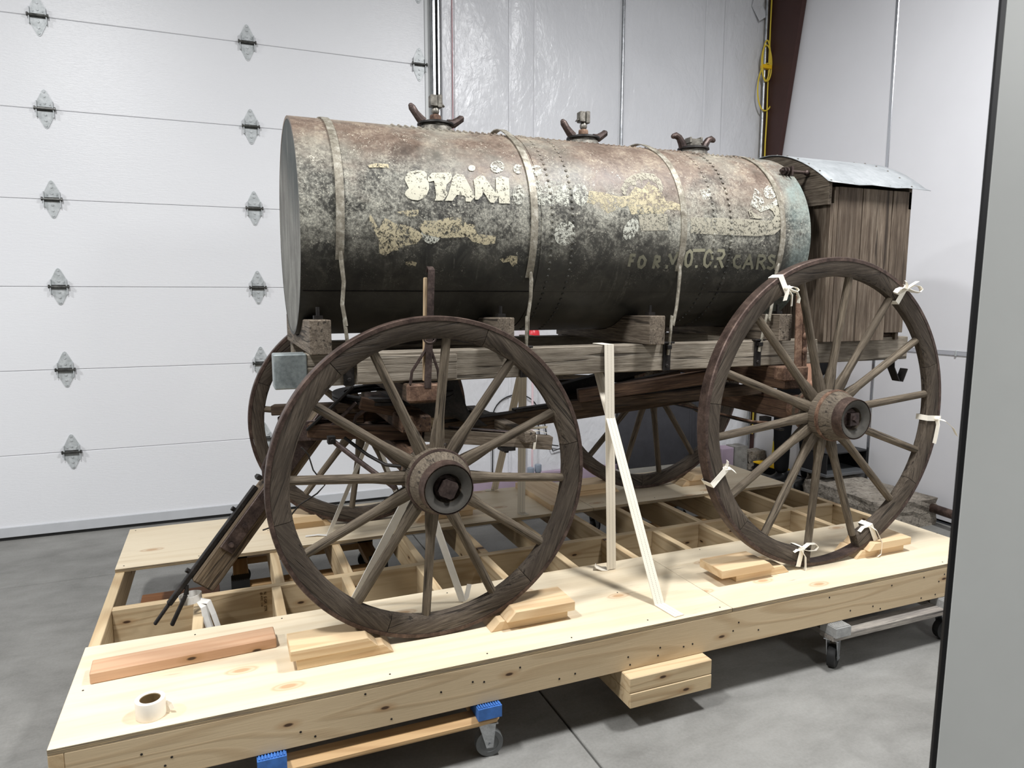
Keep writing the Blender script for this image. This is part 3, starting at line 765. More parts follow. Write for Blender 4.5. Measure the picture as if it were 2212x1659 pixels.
def arc_mesh(name, prof, a0, a1, seg, mat, bevel=0.0, jag=0.0, jends=(0, 0)):
    """ring sector; prof = [(radius, y)]; local origin at its middle, X tangential, Z radial"""
    am = (a0+a1)/2; rm = sum(p[0] for p in prof)/len(prof)
    n = len(prof); vs = []; rr = random.Random(3)
    for i in range(seg+1):
        a = a0+(a1-a0)*i/seg
        for r, y in prof:
            da = 0
            if jag and ((i == 0 and jends[0]) or (i == seg and jends[1])): da = rr.uniform(-jag, jag)
            t = a-am+da
            vs.append((-math.sin(t)*r, y, math.cos(t)*r-rm))
    fs = []
    for i in range(seg):
        for j in range(n):
            q = (j+1) % n; fs.append((i*n+j, i*n+q, (i+1)*n+q, (i+1)*n+j))
    fs.append(tuple(range(n))); fs.append(tuple(reversed(range(seg*n, seg*n+n))))
    mb = MB().add(vs, fs, True)
    return mb.mesh(name, mat, 0, 40), am, rm
def at_angle(am, rm):
    return RY(-(am-PI/2)) @ TR(0, 0, rm)       # angle measured from +x towards +z

def spoke_mesh(L, big):
    """round-ish spoke along local X, squared and broader at the hub end"""
    st_ = [(0, .052, .034), (.035, .050, .034), (.07, .044, .034), (.12, .036, .034), (.35*L, .0345, .034), (.7*L, .033, .033), (L, .032, .032)]
    n = 12; vs = []
    for k, (x, w, t) in enumerate(st_):
        p = 0.55 if k < 3 else 1.0
        for j in range(n):
            a = 2*PI*j/n; c, s_ = math.cos(a), math.sin(a)
            cc = math.copysign(abs(c)**p, c); ss = math.copysign(abs(s_)**p, s_)
            vs.append((x-L/2, cc*t*big/2, ss*w*big/2))
    fs = [(i*n+j, i*n+(j+1) % n, (i+1)*n+(j+1) % n, (i+1)*n+j) for i in range(len(st_)-1) for j in range(n)]
    fs += [tuple(reversed(range(n))), tuple(range((len(st_)-1)*n, len(st_)*n))]
    return MB().add(vs, fs, True).mesh('spoke', SPOKE)

def hub_meshes(k, nut):
    hub = MB().lathe([(0.030*k, -0.100), (0.049*k, -0.108), (0.0505*k, -0.134), (0.072*k, -0.1495), (0.082*k, -0.152), (0.084*k, -0.148),
                      (0.0845*k, -0.112), (0.092*k, -0.105), (0.0975*k, -0.090), (0.0960*k, -0.088), (0.1015*k, -0.078), (0.1035*k, -0.076), (0.109*k, -0.058), (0.110*k, -0.034), (0.112*k, -0.030), (0.112*k, 0.062), (0.104*k, 0.075), (0.094*k, 0.12), (0.05*k, 0.122)], 40)
    b1 = MB().lathe([(0.0855*k, -0.153), (0.0875*k, -0.153), (0.0925*k, -0.106), (0.0850*k, -0.106)], 40, closed=True)
    b2 = MB().lathe([(0.1105*k, -0.050), (0.1155*k, -0.048), (0.1160*k, -0.034), (0.111*k, -0.032)], 40, closed=True)
    b3 = MB().lathe([(0.1095*k, 0.062), (0.1135*k, 0.063), (0.108*k, 0.088), (0.1000*k, 0.088)], 40, closed=True)
    nt = MB().lathe([(0.0, -0.126), (0.034*k, -0.126), (0.043*k, -0.118), (0.044*k, -0.098), (0, -0.098)], 24)
    if nut == 'square': nt.prism([(-0.029, -0.020), (-0.020, -0.029), (0.020, -0.029), (0.029, -0.020), (0.029, 0.020), (0.020, 0.029), (-0.020, 0.029), (-0.029, 0.020)], -0.152, -0.12, M=RY(0.45)).tube([(0, -0.1535, 0), (0, -0.150, 0)], 0.009, 10)
    else: nt.prism([(-0.024, -0.027), (0.024, -0.027), (0.027, 0.0), (0.024, 0.027), (-0.024, 0.027)], -0.146, -0.11).prism([(-0.010, -0.010), (0.010, -0.010), (0.010, 0.010), (-0.010, 0.010)], -0.158, -0.14, M=RY(0.7))
    return (hub.mesh('hub', HUBW, 0, 30), [b1.mesh('hub_band', TIRE, 0, 30), b2.mesh('hub_band', RUST if nut == 'hex' else TIRE, 0, 30), b3.mesh('hub_band', RUST, 0, 30)], nt.mesh('axle_nut', IRON, 0, 30))

def make_wheel(cx, cy, R, n, ph, nj, jph, flip, nut, gap=None, ti=0.016, hw=0.0265, rd=0.062):
    M = TR(cx, cy, T+R+0.0005) @ (RZ(PI) if flip else Matrix.Identity(4))
    t = thing('wheel', None, parent=wg, M=M)
    hub, bands, nt = hub_meshes(1.0, nut)
    link('hub', hub, t, M)
    MB().lathe([(0.0503, -0.1346), (0.060, -0.1425), (0.0716, -0.1502), (0.0815, -0.1526)], 40, caps=False).obj('hub_end', HUBEND, t, M=M)
    for b in bands: link('hub_band', b, t, M)
    link('axle_nut', nt, t, M)
    r_in = R-ti-rd
    r0, r1, y0 = 0.100, r_in+0.006, 0.022
    L = math.hypot(r1-r0, y0); sm = spoke_mesh(L, 1.0 if n == 12 else 1.06)
    for k in range(n):
        a = math.radians(ph+360*k/n)
        p0 = Vector((r0*math.cos(a), y0, r0*math.sin(a))); p1 = Vector((r1*math.cos(a), 0, r1*math.sin(a)))
        F, _ = frame(p0, p1, (-math.sin(a), 0, math.cos(a)))
        link('spoke', sm, t, M @ F)
    pr = [(R-ti-0.0004, -hw+0.002), (R-ti-0.0004, hw-0.002), (R-ti-rd+0.014, hw-0.002), (R-ti-rd, hw-0.013), (R-ti-rd, -hw+0.013), (R-ti-rd+0.014, -hw+0.002)]
    e = 0.0012/R
    step = 2*PI/nj
    fm, am, rm = arc_mesh('felloe', pr, e, step-e, 14, FELLOE)
    for k in range(nj):
        a0 = (math.radians(jph)+k*step+PI) % (2*PI)-PI; a1 = a0+step
        if gap and abs((math.degrees(a1)-gap[2]+180) % 360-180) < 2:
            m2, am2, rm2 = arc_mesh('felloe', pr, a0+e, math.radians(gap[0]), 12, FELLOE, 0, 0.012, (0, 1))
            link('felloe', m2, t, M @ at_angle(am2, rm2)); continue
        if gap and abs((math.degrees(a0)-gap[2]+180) % 360-180) < 2:
            m2, am2, rm2 = arc_mesh('felloe', pr, math.radians(gap[1]), a1-e, 12, FELLOE, 0, 0.012, (1, 0))
            link('felloe', m2, t, M @ at_angle(am2, rm2)); continue
        link('felloe', fm, t, M @ at_angle(am+a0, rm))
    MB().lathe([(R-ti, -hw), (R-0.003, -hw), (R, -hw+0.005), (R, hw-0.005), (R-0.003, hw), (R-ti, hw)], 128, closed=True).obj('tire', TIRE, t, M=M, sharp=30)
    return t
RF, RR = 0.577, 0.695
w1 = make_wheel(1.172, 0.242, RF, 12, -5, 6, 10, False, 'square')
w2 = make_wheel(2.995, 0.232, RR, 14, 5.6, 7, 18, False, 'hex', (-97, -71, -85), 0.017, 0.028, 0.066)
make_wheel(1.172, 1.640, RF, 12, 8, 6, 22, True, 'square')
make_wheel(2.975, 1.640, RR, 14, 4, 7, 17, True, 'hex', None, 0.017, 0.028, 0.066)

# --- tank
TX0, TX1, TY, TZ, TRD = 0.766, 3.115, 0.94, 1.86, 0.432
CX = (TX0+TX1)/2
TM = TR(CX, TY, TZ)
LX = RZ(-PI/2)                                   # lathe axis (local Y) -> world X
tank = thing('tank', None, parent=wg, M=TM)
h0, h1 = TX0-CX, TX1-CX
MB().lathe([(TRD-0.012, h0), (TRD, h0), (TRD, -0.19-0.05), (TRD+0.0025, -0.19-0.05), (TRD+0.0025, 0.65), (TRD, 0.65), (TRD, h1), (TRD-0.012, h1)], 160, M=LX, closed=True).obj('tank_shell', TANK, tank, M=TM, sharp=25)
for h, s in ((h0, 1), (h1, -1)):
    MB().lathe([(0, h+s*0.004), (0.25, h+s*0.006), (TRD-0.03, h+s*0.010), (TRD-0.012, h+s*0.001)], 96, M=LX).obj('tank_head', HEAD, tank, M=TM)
def on_tank(x, deg, r=TRD):
    a = math.radians(deg)
    return Vector((x, TY-r*math.cos(a), TZ+r*math.sin(a)))
# hoops: flat band over the top, a round rod down to the side rail
def hoop(x, rodx, lo, bulge=0.0, w=0.030):
    t = thing('hoop', (x, TY, TZ), parent=wg)
    pts = []
    for i in range(73):
        d = lo+(180-2*lo)*i/72
        r = TRD+0.0045+bulge*math.exp(-((d-84)/14.0)**2)
        pts.append(on_tank(x+0.004*math.sin(d*0.05), d, r))
    MB().tube(pts, 0, flat=(w, 0.004, (1, 0, 0))).obj('hoop_band', HOOPM, t)
    for s in (-1, 1):
        b = on_tank(x, lo, TRD+0.006)
        q = []
        ky = (lambda y: y) if s < 0 else (lambda y: 2*TY-y)
        rr = random.Random(int(x*100)+s)
        zlist = [b.z+0.03, b.z-0.01, b.z-0.08, b.z-0.16, b.z-0.24, 1.50, 1.42, 1.325]
        for i, z in enumerate(zlist):
            u = i/(len(zlist)-1)
            q.append((x+(rodx-x)*u**1.5+rr.uniform(-.006, .006)*(0 < i < 6), ky(b.y-0.004+(0.530-b.y)*u), z))
        MB().tube(q, [0.008, 0.0085, 0.0075, 0.0075, 0.0075, 0.007, 0.007, 0.007], 8).obj('hoop_rod', HOOPM, t)
        yf = ky(0.5385)
        MB().box((-0.020, -0.006, -0.064), (0.020, 0.0, 0.058)).box((-0.026, -0.018, 0.058), (0.032, 0.012, 0.066)).box((-0.012, -0.026, 0.034), (0.012, -0.004, 0.052)).lathe([(0, -0.012), (0.008, -0.012), (0.009, -0.005)], 6, M=TR(0, 0, -0.042)).obj('hoop_clip', BLACK, t, M=TR(rodx, yf, 1.318) @ (Matrix.Identity(4) if s < 0 else RZ(PI)), bevel=0.0015)
hoop(0.905, 0.925, -19)
hoop(1.668, 1.640, -27, 0.020)
hoop(2.385, 2.335, -22, 0.014)
hoop(2.940, 2.850, -20, 0.0)
# rivets
def rivet(mb, p, nrm, r=0.0075):
    z = Vector(nrm).normalized(); x = z.orthogonal().normalized(); y = z.cross(x)
    M = Matrix.Identity(4)
    for i in range(3): M[i][0] = x[i]; M[i][1] = z[i]; M[i][2] = y[i]
    M.translation = p
    mb.lathe([(r, -0.001), (r*0.8, r*0.5), (0, r*0.8)], 7, M=M)
for x in (1.748, 1.842, 2.549, 2.644):
    mb = MB()
    for k in range(88):
        d = -75+k*(330/88); a = math.radians(d)
        rivet(mb, on_tank(x, d, TRD+0.002)-Vector((CX, TY, TZ)), (0, -math.cos(a), math.sin(a)))
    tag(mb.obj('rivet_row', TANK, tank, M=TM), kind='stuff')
mb = MB()
for d in (69, 73):
    a = math.radians(d)
    for k in range(66): rivet(mb, on_tank(1.17+k*0.028, d, TRD+0.002)-Vector((CX, TY, TZ)), (0, -math.cos(a), math.sin(a)), 0.0065)
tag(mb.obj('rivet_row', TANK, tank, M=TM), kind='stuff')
# lengthwise lap seam low on the side
mb = MB().tube([on_tank(0.775+i*0.0585, -36, TRD) for i in range(41)], 0, flat=(0.005, 0.003, (0, 0.6, 1)))
mb.obj('lap_seam', BLACK, tank)
# filler caps
def cap(x, kind, ang):
    t = thing('filler_cap', (x, TY, TZ+TRD), parent=wg)
    z0 = TZ+TRD
    M = TR(x, TY, z0) @ RX(PI/2)                 # lathe axis up
    MB().lathe([(0.074, -0.01), (0.070, 0.016), (0.060, 0.020), (0.060, 0.030)], 28, M=Matrix.Identity(4)).obj('filler_neck', CAST, t, M=M)
    dip = 0.0
    MB().lathe([(0.0, 0.044), (0.05, 0.042), (0.078, 0.034), (0.080, 0.026), (0.074, 0.026)], 32).obj('cap_plate', BLACK, t, M=M)
    for s in (-1, 1):
        d = Matrix.Rotation(ang, 4, 'Z')
        up = 0.085 if kind != 3 else 0.080
        if kind == 3: pts = [(s*0.062, 0, 0.035), (s*0.072, 0, 0.058), (s*0.088, 0, 0.080), (s*0.108, 0, 0.088), (s*0.122, 0, 0.083)]
        elif (s < 0): pts = [(s*0.055, 0, 0.036), (s*0.070, 0, 0.050), (s*0.088, 0, 0.070), (s*0.104, 0, 0.092), (s*0.108, 0, 0.098)]
        else: pts = [(s*0.055, 0, 0.036), (s*0.080, 0, 0.040), (s*0.105, 0, 0.056), (s*0.118, 0, 0.066)]
        MB().tube(pts, [0.021, 0.019, 0.016, 0.016, 0.013][:len(pts)], 10).ball(pts[-1], 0.012).obj('wing_handle', IRON, t, M=TR(x, TY, z0) @ d)
    b = TR(x, TY, z0)
    if kind == 3:
        MB().box((-0.030, -0.022, 0.040), (0.036, 0.022, 0.078)).box((-0.036, -0.026, 0.055), (-0.026, 0.026, 0.084)).box((0.028, -0.026, 0.055), (0.040, 0.026, 0.088)).obj('valve_block', CAST, t, M=b, bevel=0.003)
    else:
        MB().lathe([(0.024, 0.040), (0.026, 0.044), (0.026, 0.064), (0.022, 0.070), (0.0, 0.071)], 6, M=RX(PI/2)).obj('hex_nut', RUST, t, M=b, bevel=0.002)
        MB().ball((0, 0, 0.086), (0.0175, 0.0175, 0.019), 14, 10).tube([(0, 0, 0.098), (0, 0, 0.110)], 0.010).obj('ball_joint', CAST, t, M=b)
        s = -1 if kind == 1 else 1
        MB().box((-0.026, -0.020, 0.102), (0.006 if s < 0 else 0.002, 0.020, 0.150)).box((0.0065, -0.020, 0.098), (0.026, 0.020, 0.153)).prism([(s*-0.022, 0.108), (s*-0.042, 0.105), (s*-0.022, 0.128)], -0.012, 0.012).obj('valve_block', CAST, t, M=b, bevel=0.003)
cap(1.392, 1, 0.0); cap(2.113, 2, 0.0); cap(2.740, 3, 0.0)

# --- lettering: old paint lying on the curved plate
DECALS = {
 'letter S': [(1.15,21.4),(1.16,24.4),(1.177,26.1),(1.202,27.0),(1.229,27.1),(1.24,25.2),(1.235,22.6),(1.242,20.3),(1.241,17.0),(1.23,14.0),(1.214,11.9),(1.193,10.8),(1.172,11.0),(1.156,11.8),(1.145,13.5),(1.15,15.1),(1.163,16.8),(1.157,18.7)],
 'letter T': [(1.239,21.3),(1.24,23.0),(1.26,26.1),(1.336,27.2),(1.338,24.3),(1.329,22.1),(1.312,20.0),(1.306,17.1),(1.312,14.9),(1.292,11.4),(1.259,11.1),(1.266,13.9),(1.265,17.2),(1.264,21.6),(1.244,20.8)],
 'letter A': [(1.339,24.0),(1.359,26.4),(1.386,26.2),(1.392,24.3),(1.421,14.2),(1.402,11.5),(1.382,11.6),(1.383,13.7),(1.377,14.6),(1.348,14.7),(1.329,11.5),(1.299,11.3),(1.314,14.7),(1.332,20.8)],
 'letter N': [(1.424,23.5),(1.448,26.1),(1.47,26.4),(1.496,20.0),(1.51,17.0),(1.519,25.6),(1.544,27.0),(1.575,25.9),(1.567,16.1),(1.567,11.7),(1.519,11.5),(1.52,15.4),(1.512,13.6),(1.499,11.5),(1.483,11.7),(1.457,17.5),(1.452,15.3),(1.432,12.6),(1.421,12.9),(1.425,18.5)],
 'ghost D': [(1.632,17.1),(1.628,14.9),(1.621,13.1),(1.612,11.9),(1.602,11.4),(1.592,11.8),(1.585,12.9),(1.58,14.6),(1.58,16.7),(1.584,18.8),(1.592,20.8),(1.602,22.1),(1.612,22.6),(1.622,22.3),(1.629,21.1),(1.632,19.2)],
 'dot': [(1.441,31.0),(1.439,30.2),(1.435,29.5),(1.43,29.1),(1.424,28.8),(1.418,28.9),(1.414,29.3),(1.411,29.9),(1.411,30.6),(1.413,31.4),(1.418,32.1),(1.423,32.6),(1.429,32.8),(1.435,32.7),(1.439,32.3),(1.441,31.7)],
 'oval1': [(1.567,33.2),(1.562,31.6),(1.554,30.3),(1.542,29.3),(1.53,28.9),(1.519,29.0),(1.51,29.8),(1.505,31.0),(1.505,32.5),(1.51,34.1),(1.519,35.6),(1.531,36.7),(1.543,37.2),(1.555,37.0),(1.563,36.2),(1.568,34.8)],
 'oval2': [(1.646,32.8),(1.642,31.5),(1.636,30.4),(1.628,29.6),(1.62,29.3),(1.612,29.5),(1.606,30.1),(1.603,31.1),(1.604,32.3),(1.607,33.6),(1.614,34.8),(1.622,35.6),(1.631,36.0),(1.639,35.8),(1.644,35.1),(1.647,34.1)],
 'oval3': [(1.735,32.5),(1.73,31.0),(1.721,29.7),(1.71,28.8),(1.698,28.4),(1.688,28.6),(1.679,29.3),(1.675,30.4),(1.675,31.8),(1.68,33.3),(1.689,34.7),(1.7,35.7),(1.712,36.2),(1.723,36.0),(1.731,35.2),(1.735,34.0)],
 'ghost A': [(1.686,25.1),(1.708,26.2),(1.724,14.7),(1.716,11.7),(1.684,11.9),(1.685,17.4)],
 'ghost R': [(1.725,23.9),(1.743,26.1),(1.826,25.6),(1.837,22.5),(1.828,15.4),(1.829,11.8),(1.787,11.8),(1.765,14.3),(1.751,11.3),(1.719,11.8),(1.72,16.9)],
 'ghost D2': [(1.922,20.0),(1.919,17.3),(1.911,15.0),(1.9,13.3),(1.886,12.5),(1.872,12.7),(1.86,13.8),(1.852,15.7),(1.849,18.2),(1.852,20.8),(1.861,23.3),(1.873,25.2),(1.888,26.1),(1.901,26.0),(1.913,24.7),(1.92,22.6)],
 'patch1': [(1.009,2.8),(1.018,2.1),(1.043,-3.9),(1.067,1.6),(1.102,-0.9),(1.144,-1.5),(1.187,-3.6),(1.211,-6.2),(1.187,-10.2),(1.145,-11.5),(1.127,-13.5),(1.091,-14.4),(1.068,-16.9),(1.047,-15.4),(1.042,-9.6),(1.028,-5.1),(1.011,-2.1)],
 'patch2': [(1.193,-2.0),(1.218,1.2),(1.261,1.1),(1.305,2.9),(1.359,3.6),(1.381,0.5),(1.42,-0.1),(1.423,-4.5),(1.503,-5.3),(1.501,-9.0),(1.461,-10.0),(1.408,-8.5),(1.388,-6.2),(1.327,-6.9),(1.28,-7.1),(1.248,-6.4),(1.211,-5.4)],
 'patch3': [(1.109,4.5),(1.146,5.5),(1.194,6.2),(1.193,3.0),(1.157,2.6),(1.133,3.5)],
 'patch4': [(1.018,28.1),(1.054,29.6),(1.096,29.5),(1.096,27.1),(1.058,27.2),(1.022,26.6)],
 'ring': [(1.281,-5.1),(1.279,-6.6),(1.274,-8.0),(1.266,-9.1),(1.255,-9.9),(1.243,-10.2),(1.231,-10.0),(1.22,-9.3),(1.211,-8.3),(1.206,-6.9),(1.203,-5.4),(1.205,-3.9),(1.211,-2.5),(1.219,-1.4),(1.23,-0.7),(1.242,-0.4),(1.254,-0.6),(1.265,-1.2),(1.273,-2.2),(1.279,-3.6)],
 'drip': [(1.148,-19.5),(1.172,-19.0),(1.191,-19.8),(1.186,-21.9),(1.173,-20.9),(1.161,-21.7),(1.148,-20.7)],
 'patch5': [(1.526,-17.2),(1.562,-15.0),(1.6,-15.3),(1.604,-19.6),(1.585,-21.0),(1.568,-18.4),(1.542,-18.9)],
 'crescent': [(2.081,23.3),(2.113,29.7),(2.159,34.0),(2.219,36.7),(2.276,36.3),(2.302,32.1),(2.301,25.6),(2.282,22.9),(2.274,29.0),(2.24,31.9),(2.205,31.1),(2.198,26.5),(2.194,31.9),(2.169,29.8),(2.166,26.6),(2.14,27.3),(2.12,24.9),(2.103,20.6),(2.093,20.5)],
 'cream': [(2.112,19.9),(2.161,26.1),(2.192,24.7),(2.237,30.5),(2.285,24.6),(2.302,18.1),(2.336,18.3),(2.382,16.2),(2.378,13.0),(2.303,13.3),(2.28,10.1),(2.213,10.4),(2.121,9.1),(2.105,14.3),(2.006,9.2),(1.958,13.4),(1.91,14.5),(1.93,21.6),(1.992,21.3),(2.053,19.4)],
 'loop': [(2.147,-0.4),(2.136,-2.6),(2.122,-4.2),(2.107,-5.0),(2.094,-4.9),(2.083,-3.8),(2.078,-2.1),(2.078,0.1),(2.085,2.5),(2.097,4.6),(2.112,6.3),(2.127,7.1),(2.141,7.0),(2.15,6.0),(2.155,4.2),(2.153,2.0)],
 'bar1': [(2.153,9.0),(2.213,10.3),(2.301,10.4),(2.302,1.2),(2.191,0.6),(2.165,0.5),(2.158,4.9)],
 'bar2': [(2.421,9.3),(2.589,9.9),(2.752,9.9),(2.836,9.7),(2.883,10.3),(2.897,12.9),(2.889,15.8),(2.862,18.2),(2.905,20.3),(2.943,17.4),(2.957,12.4),(2.944,6.6),(2.889,1.5),(2.804,0.1),(2.587,0.0),(2.421,0.0)],
 'hook': [(2.746,15.3),(2.765,17.6),(2.768,14.6),(2.793,12.7),(2.837,11.3),(2.798,10.5),(2.753,10.8)],
 'blob': [(2.947,29.5),(2.938,27.4),(2.924,25.7),(2.908,24.5),(2.891,24.0),(2.876,24.3),(2.865,25.2),(2.86,26.8),(2.863,28.7),(2.872,30.8),(2.887,32.7),(2.904,34.0),(2.922,34.6),(2.937,34.4),(2.947,33.3),(2.95,31.5)],
 'ghost3': [(2.499,26.9),(2.553,28.3),(2.553,21.6),(2.5,20.4)],
 'loop2': [(1.85,-4.2),(1.84,-6.5),(1.825,-8.2),(1.807,-9.0),(1.788,-8.8),(1.771,-7.7),(1.76,-5.8),(1.756,-3.4),(1.759,-0.8),(1.77,1.5),(1.786,3.1),(1.805,4.0),(1.824,3.8),(1.839,2.7),(1.85,0.7),(1.854,-1.7)],
 'patchg': [(2.816,31.3),(2.844,27.6),(2.848,19.4),(2.909,22.5),(2.968,29.7),(2.958,22.9),(2.901,18.5),(2.818,14.9),(2.763,18.8)],
}
STROKES = {
 'F': [[(2.125,-19.3),(2.127,-13.2),(2.145,-13.2)],[(2.126,-16.6),(2.14,-16.4)]],
 'O': [[(2.186,-13.8),(2.173,-14.6),(2.169,-17.3),(2.175,-19.6),(2.189,-20.2),(2.2,-18.7),(2.202,-16.0),(2.186,-13.8)]],
 'R': [[(2.25,-20.2),(2.252,-13.6),(2.27,-13.9),(2.273,-16.2),(2.254,-17.1),(2.276,-19.8)]],
 'M': [[(2.318,-20.1),(2.322,-12.3),(2.345,-17.6),(2.362,-11.4),(2.37,-20.0)]],
 'O2': [[(2.425,-9.8),(2.411,-11.2),(2.408,-14.7),(2.415,-17.9),(2.428,-19.0),(2.44,-17.8),(2.442,-14.2),(2.436,-11.1),(2.425,-9.8)]],
 'T': [[(2.444,-9.6),(2.502,-9.2)],[(2.474,-9.5),(2.475,-19.3)]],
 'O3': [[(2.529,-9.2),(2.514,-10.9),(2.51,-14.4),(2.516,-17.6),(2.532,-19.0),(2.545,-17.8),(2.552,-14.3),(2.545,-10.8),(2.529,-9.2)]],
 'R2': [[(2.58,-19.1),(2.58,-9.1),(2.606,-9.2),(2.614,-11.4),(2.605,-13.6),(2.58,-14.0)],[(2.591,-14.0),(2.619,-19.0)]],
 'C': [[(2.704,-12.3),(2.684,-12.1),(2.674,-14.8),(2.685,-18.0),(2.707,-19.2),(2.72,-18.4)]],
 'A': [[(2.738,-19.6),(2.759,-11.4),(2.791,-19.5)],[(2.749,-16.7),(2.779,-16.6)]],
 'R3': [[(2.819,-19.7),(2.813,-11.4),(2.844,-11.7),(2.853,-13.5),(2.839,-15.2),(2.817,-15.5)],[(2.832,-15.5),(2.864,-19.6)]],
 'S2': [[(2.906,-12.0),(2.886,-11.2),(2.874,-12.4),(2.886,-14.3),(2.91,-15.9),(2.917,-17.9),(2.901,-19.5),(2.879,-18.7)]],
}

def decal(name, mat, poly, lift=0.0007):
    """polygon given as (x along the tank, degrees up its side), cut into a fine grid that follows the plate"""
    bm = bmesh.new()
    vs = [bm.verts.new((x, math.radians(d)*TRD, 0)) for x, d in poly]
    f = bm.faces.new(vs)
    bmesh.ops.triangulate(bm, faces=[f])
    lo, hi = min(v.co.y for v in bm.verts), max(v.co.y for v in bm.verts)
    y = lo+0.012
    while y < hi:
        bmesh.ops.bisect_plane(bm, geom=bm.verts[:]+bm.edges[:]+bm.faces[:], plane_co=(0, y, 0), plane_no=(0, 1, 0)); y += 0.012
    for v in bm.verts:
        p = on_tank(v.co.x, math.degrees(v.co.y/TRD), TRD+0.0025+lift); v.co = p - Vector((CX, TY, TZ))
    bmesh.ops.recalc_face_normals(bm, faces=bm.faces)
    me = bpy.data.meshes.new(name); bm.to_mesh(me); bm.free(); me.materials.append(mat)
    return link(name, me, tank, TM)
KIND = {'letter': CREAM, 'ghost': GHOST, 'dot': CREAM, 'oval': GHOST, 'patch': PATCH, 'drip': PATCH, 'ring': GHOST, 'crescent': BARC, 'cream': PATCH, 'loop': GHOST, 'bar': BARC, 'hook': BARC, 'blob': GHOST, 'patchg': GHOST}
NAMES = {'letter': 'painted_letter', 'ghost': 'worn_letter', 'dot': 'worn_letter', 'oval': 'worn_letter', 'loop': 'script_letter', 'crescent': 'script_letter', 'bar': 'script_letter', 'hook': 'script_letter', 'blob': 'script_letter', 'ring': 'worn_letter'}
for i, (k, poly) in enumerate(DECALS.items()):
    base = k.rstrip('0123456789').split(' ')[0]
    decal(NAMES.get(base, 'paint_patch'), KIND.get(base, GHOST), poly, 0.0006+0.00025*(i % 5))
def stroke_decal(name, mat, lines, w):
    bm = bmesh.new()
    for ln in lines:
        P = [Vector((x, math.radians(d)*TRD, 0)) for x, d in ln]
        for a, b in zip(P[:-1], P[1:]):
            d = (b-a).normalized(); nrm = Vector((-d.y, d.x, 0))*w/2; e = d*w*0.28
            bm.faces.new([bm.verts.new(q) for q in (a-e-nrm, b+e-nrm, b+e+nrm, a-e+nrm)])
    for k, v in enumerate(bm.verts):
        v.co = on_tank(v.co.x, math.degrees(v.co.y/TRD), TRD+0.0034+0.00002*(k//4)) - Vector((CX, TY, TZ))
    bmesh.ops.recalc_face_normals(bm, faces=bm.faces)
    me = bpy.data.meshes.new(name); bm.to_mesh(me); bm.free(); me.materials.append(mat)
    return link(name, me, tank, TM)
for k, lines in STROKES.items():
    stroke_decal('small_letter', FAINT2 if k in ('F', 'O', 'R', 'M', 'C', 'A', 'R3', 'S2') else FAINT, lines, 0.0135)

# --- side rails, saddles
board('side_rail', SILL, wg, (0.668, 0.540, 1.255), (3.86, 0.632, 1.375), bevel=0.004)
board('side_rail', SILL, wg, (0.79, 1.248, 1.255), (3.86, 1.340, 1.375), bevel=0.004)
board('splice_plank', SILL, wg, (0.955, 0.522, 1.262), (1.345, 0.5395, 1.362), bevel=0.003)
for y in (0.534,): MB().box((0.660, y, 1.250), (0.776, y+0.104, 1.3775)).obj('tin_wrap', TINWRAP, wg, bevel=0.004)
def saddle(x0, x1, name='saddle'):
    poly = [(-0.46, 1.390)]
    yn = -0.46
    poly = [(-0.46, 1.3765), (0.46, 1.3765), (0.46, 1.502)]
    h = math.sqrt(TRD**2-(TZ-1.502)**2)
    for i in range(13):
        y = h-2*h*i/12; poly.append((y, TZ-math.sqrt(max(0, (TRD+0.0035)**2-y*y))))
    poly.append((-0.46, 1.502))
    M = TR((x0+x1)/2, TY, 0) @ RZ(PI/2)          # local X -> world Y
    MB().prism([(a, b) for a, b in poly], -(x1-x0)/2, (x1-x0)/2).obj(name, OLD, wg, M=M, bevel=0.003)
    for s in (-1, 1):
        MB().tube([(0, 0, 0), (0, 0, 0.045)], 0.007, 8).prism([(-0.016, 0.001), (0.016, 0.001), (0.016, 0.014), (-0.016, 0.014)], -0.016, 0.016).obj('saddle_bolt', BLACK, wg, M=TR((x0+x1)/2, TY+s*0.40, 1.502))
saddle(0.782, 0.858); saddle(1.500, 1.572); saddle(2.205, 2.285); saddle(2.925, 3.000)
# --- box at the back
bx = thing('box', (3.5, TY, 1.36), parent=wg)
BY0, BY1, BZ0 = 0.50, 1.38, 1.362
ZR, ZE = 2.318, 2.118
roofz = lambda y: ZE+(ZR-ZE)*(1-min(1, abs(y-TY)/0.46)**1.9)
for a, b, z1 in ((3.273, 3.427, 1.362), (3.432, 3.630, 1.362), (3.636, 3.762, 1.40)):
    board('side_plank', PLANK, bx, (a, BY0-0.0, z1), (b, BY0+0.022, ZE-0.008), 'Z', bevel=0.002)
for a, b in ((3.272, 3.428), (3.431, 3.632), (3.635, 3.762)):
    board('side_plank', PLANK, bx, (a, BY1-0.022, BZ0), (b, BY1, ZE-0.008), 'Z', bevel=0.002)
for i in range(4):
    a = BY0+0.004+i*0.22; b = a+0.214
    board('front_plank', PLANK, bx, (3.226, a, BZ0-0.0), (3.248, b, 2.03 if i in (0, 3) else 2.03), 'Z', bevel=0.002)
    board('back_plank', PLANK, bx, (3.742, a+0.02, BZ0), (3.764, min(b, BY1-0.024), ZE-0.01), 'Z', bevel=0.002) if i < 3 else None
for y in (BY0+0.0, BY1-0.03): board('corner_post', PLANK, bx, (3.2485, y+0.001, BZ0), (3.2705, y+0.034, ZE-0.01), 'Z', bevel=0.002)
board('floor_plank', DARKW, bx, (3.25, 0.545, 1.377), (3.77, 1.335, 1.395), 'Y', bevel=0.002)
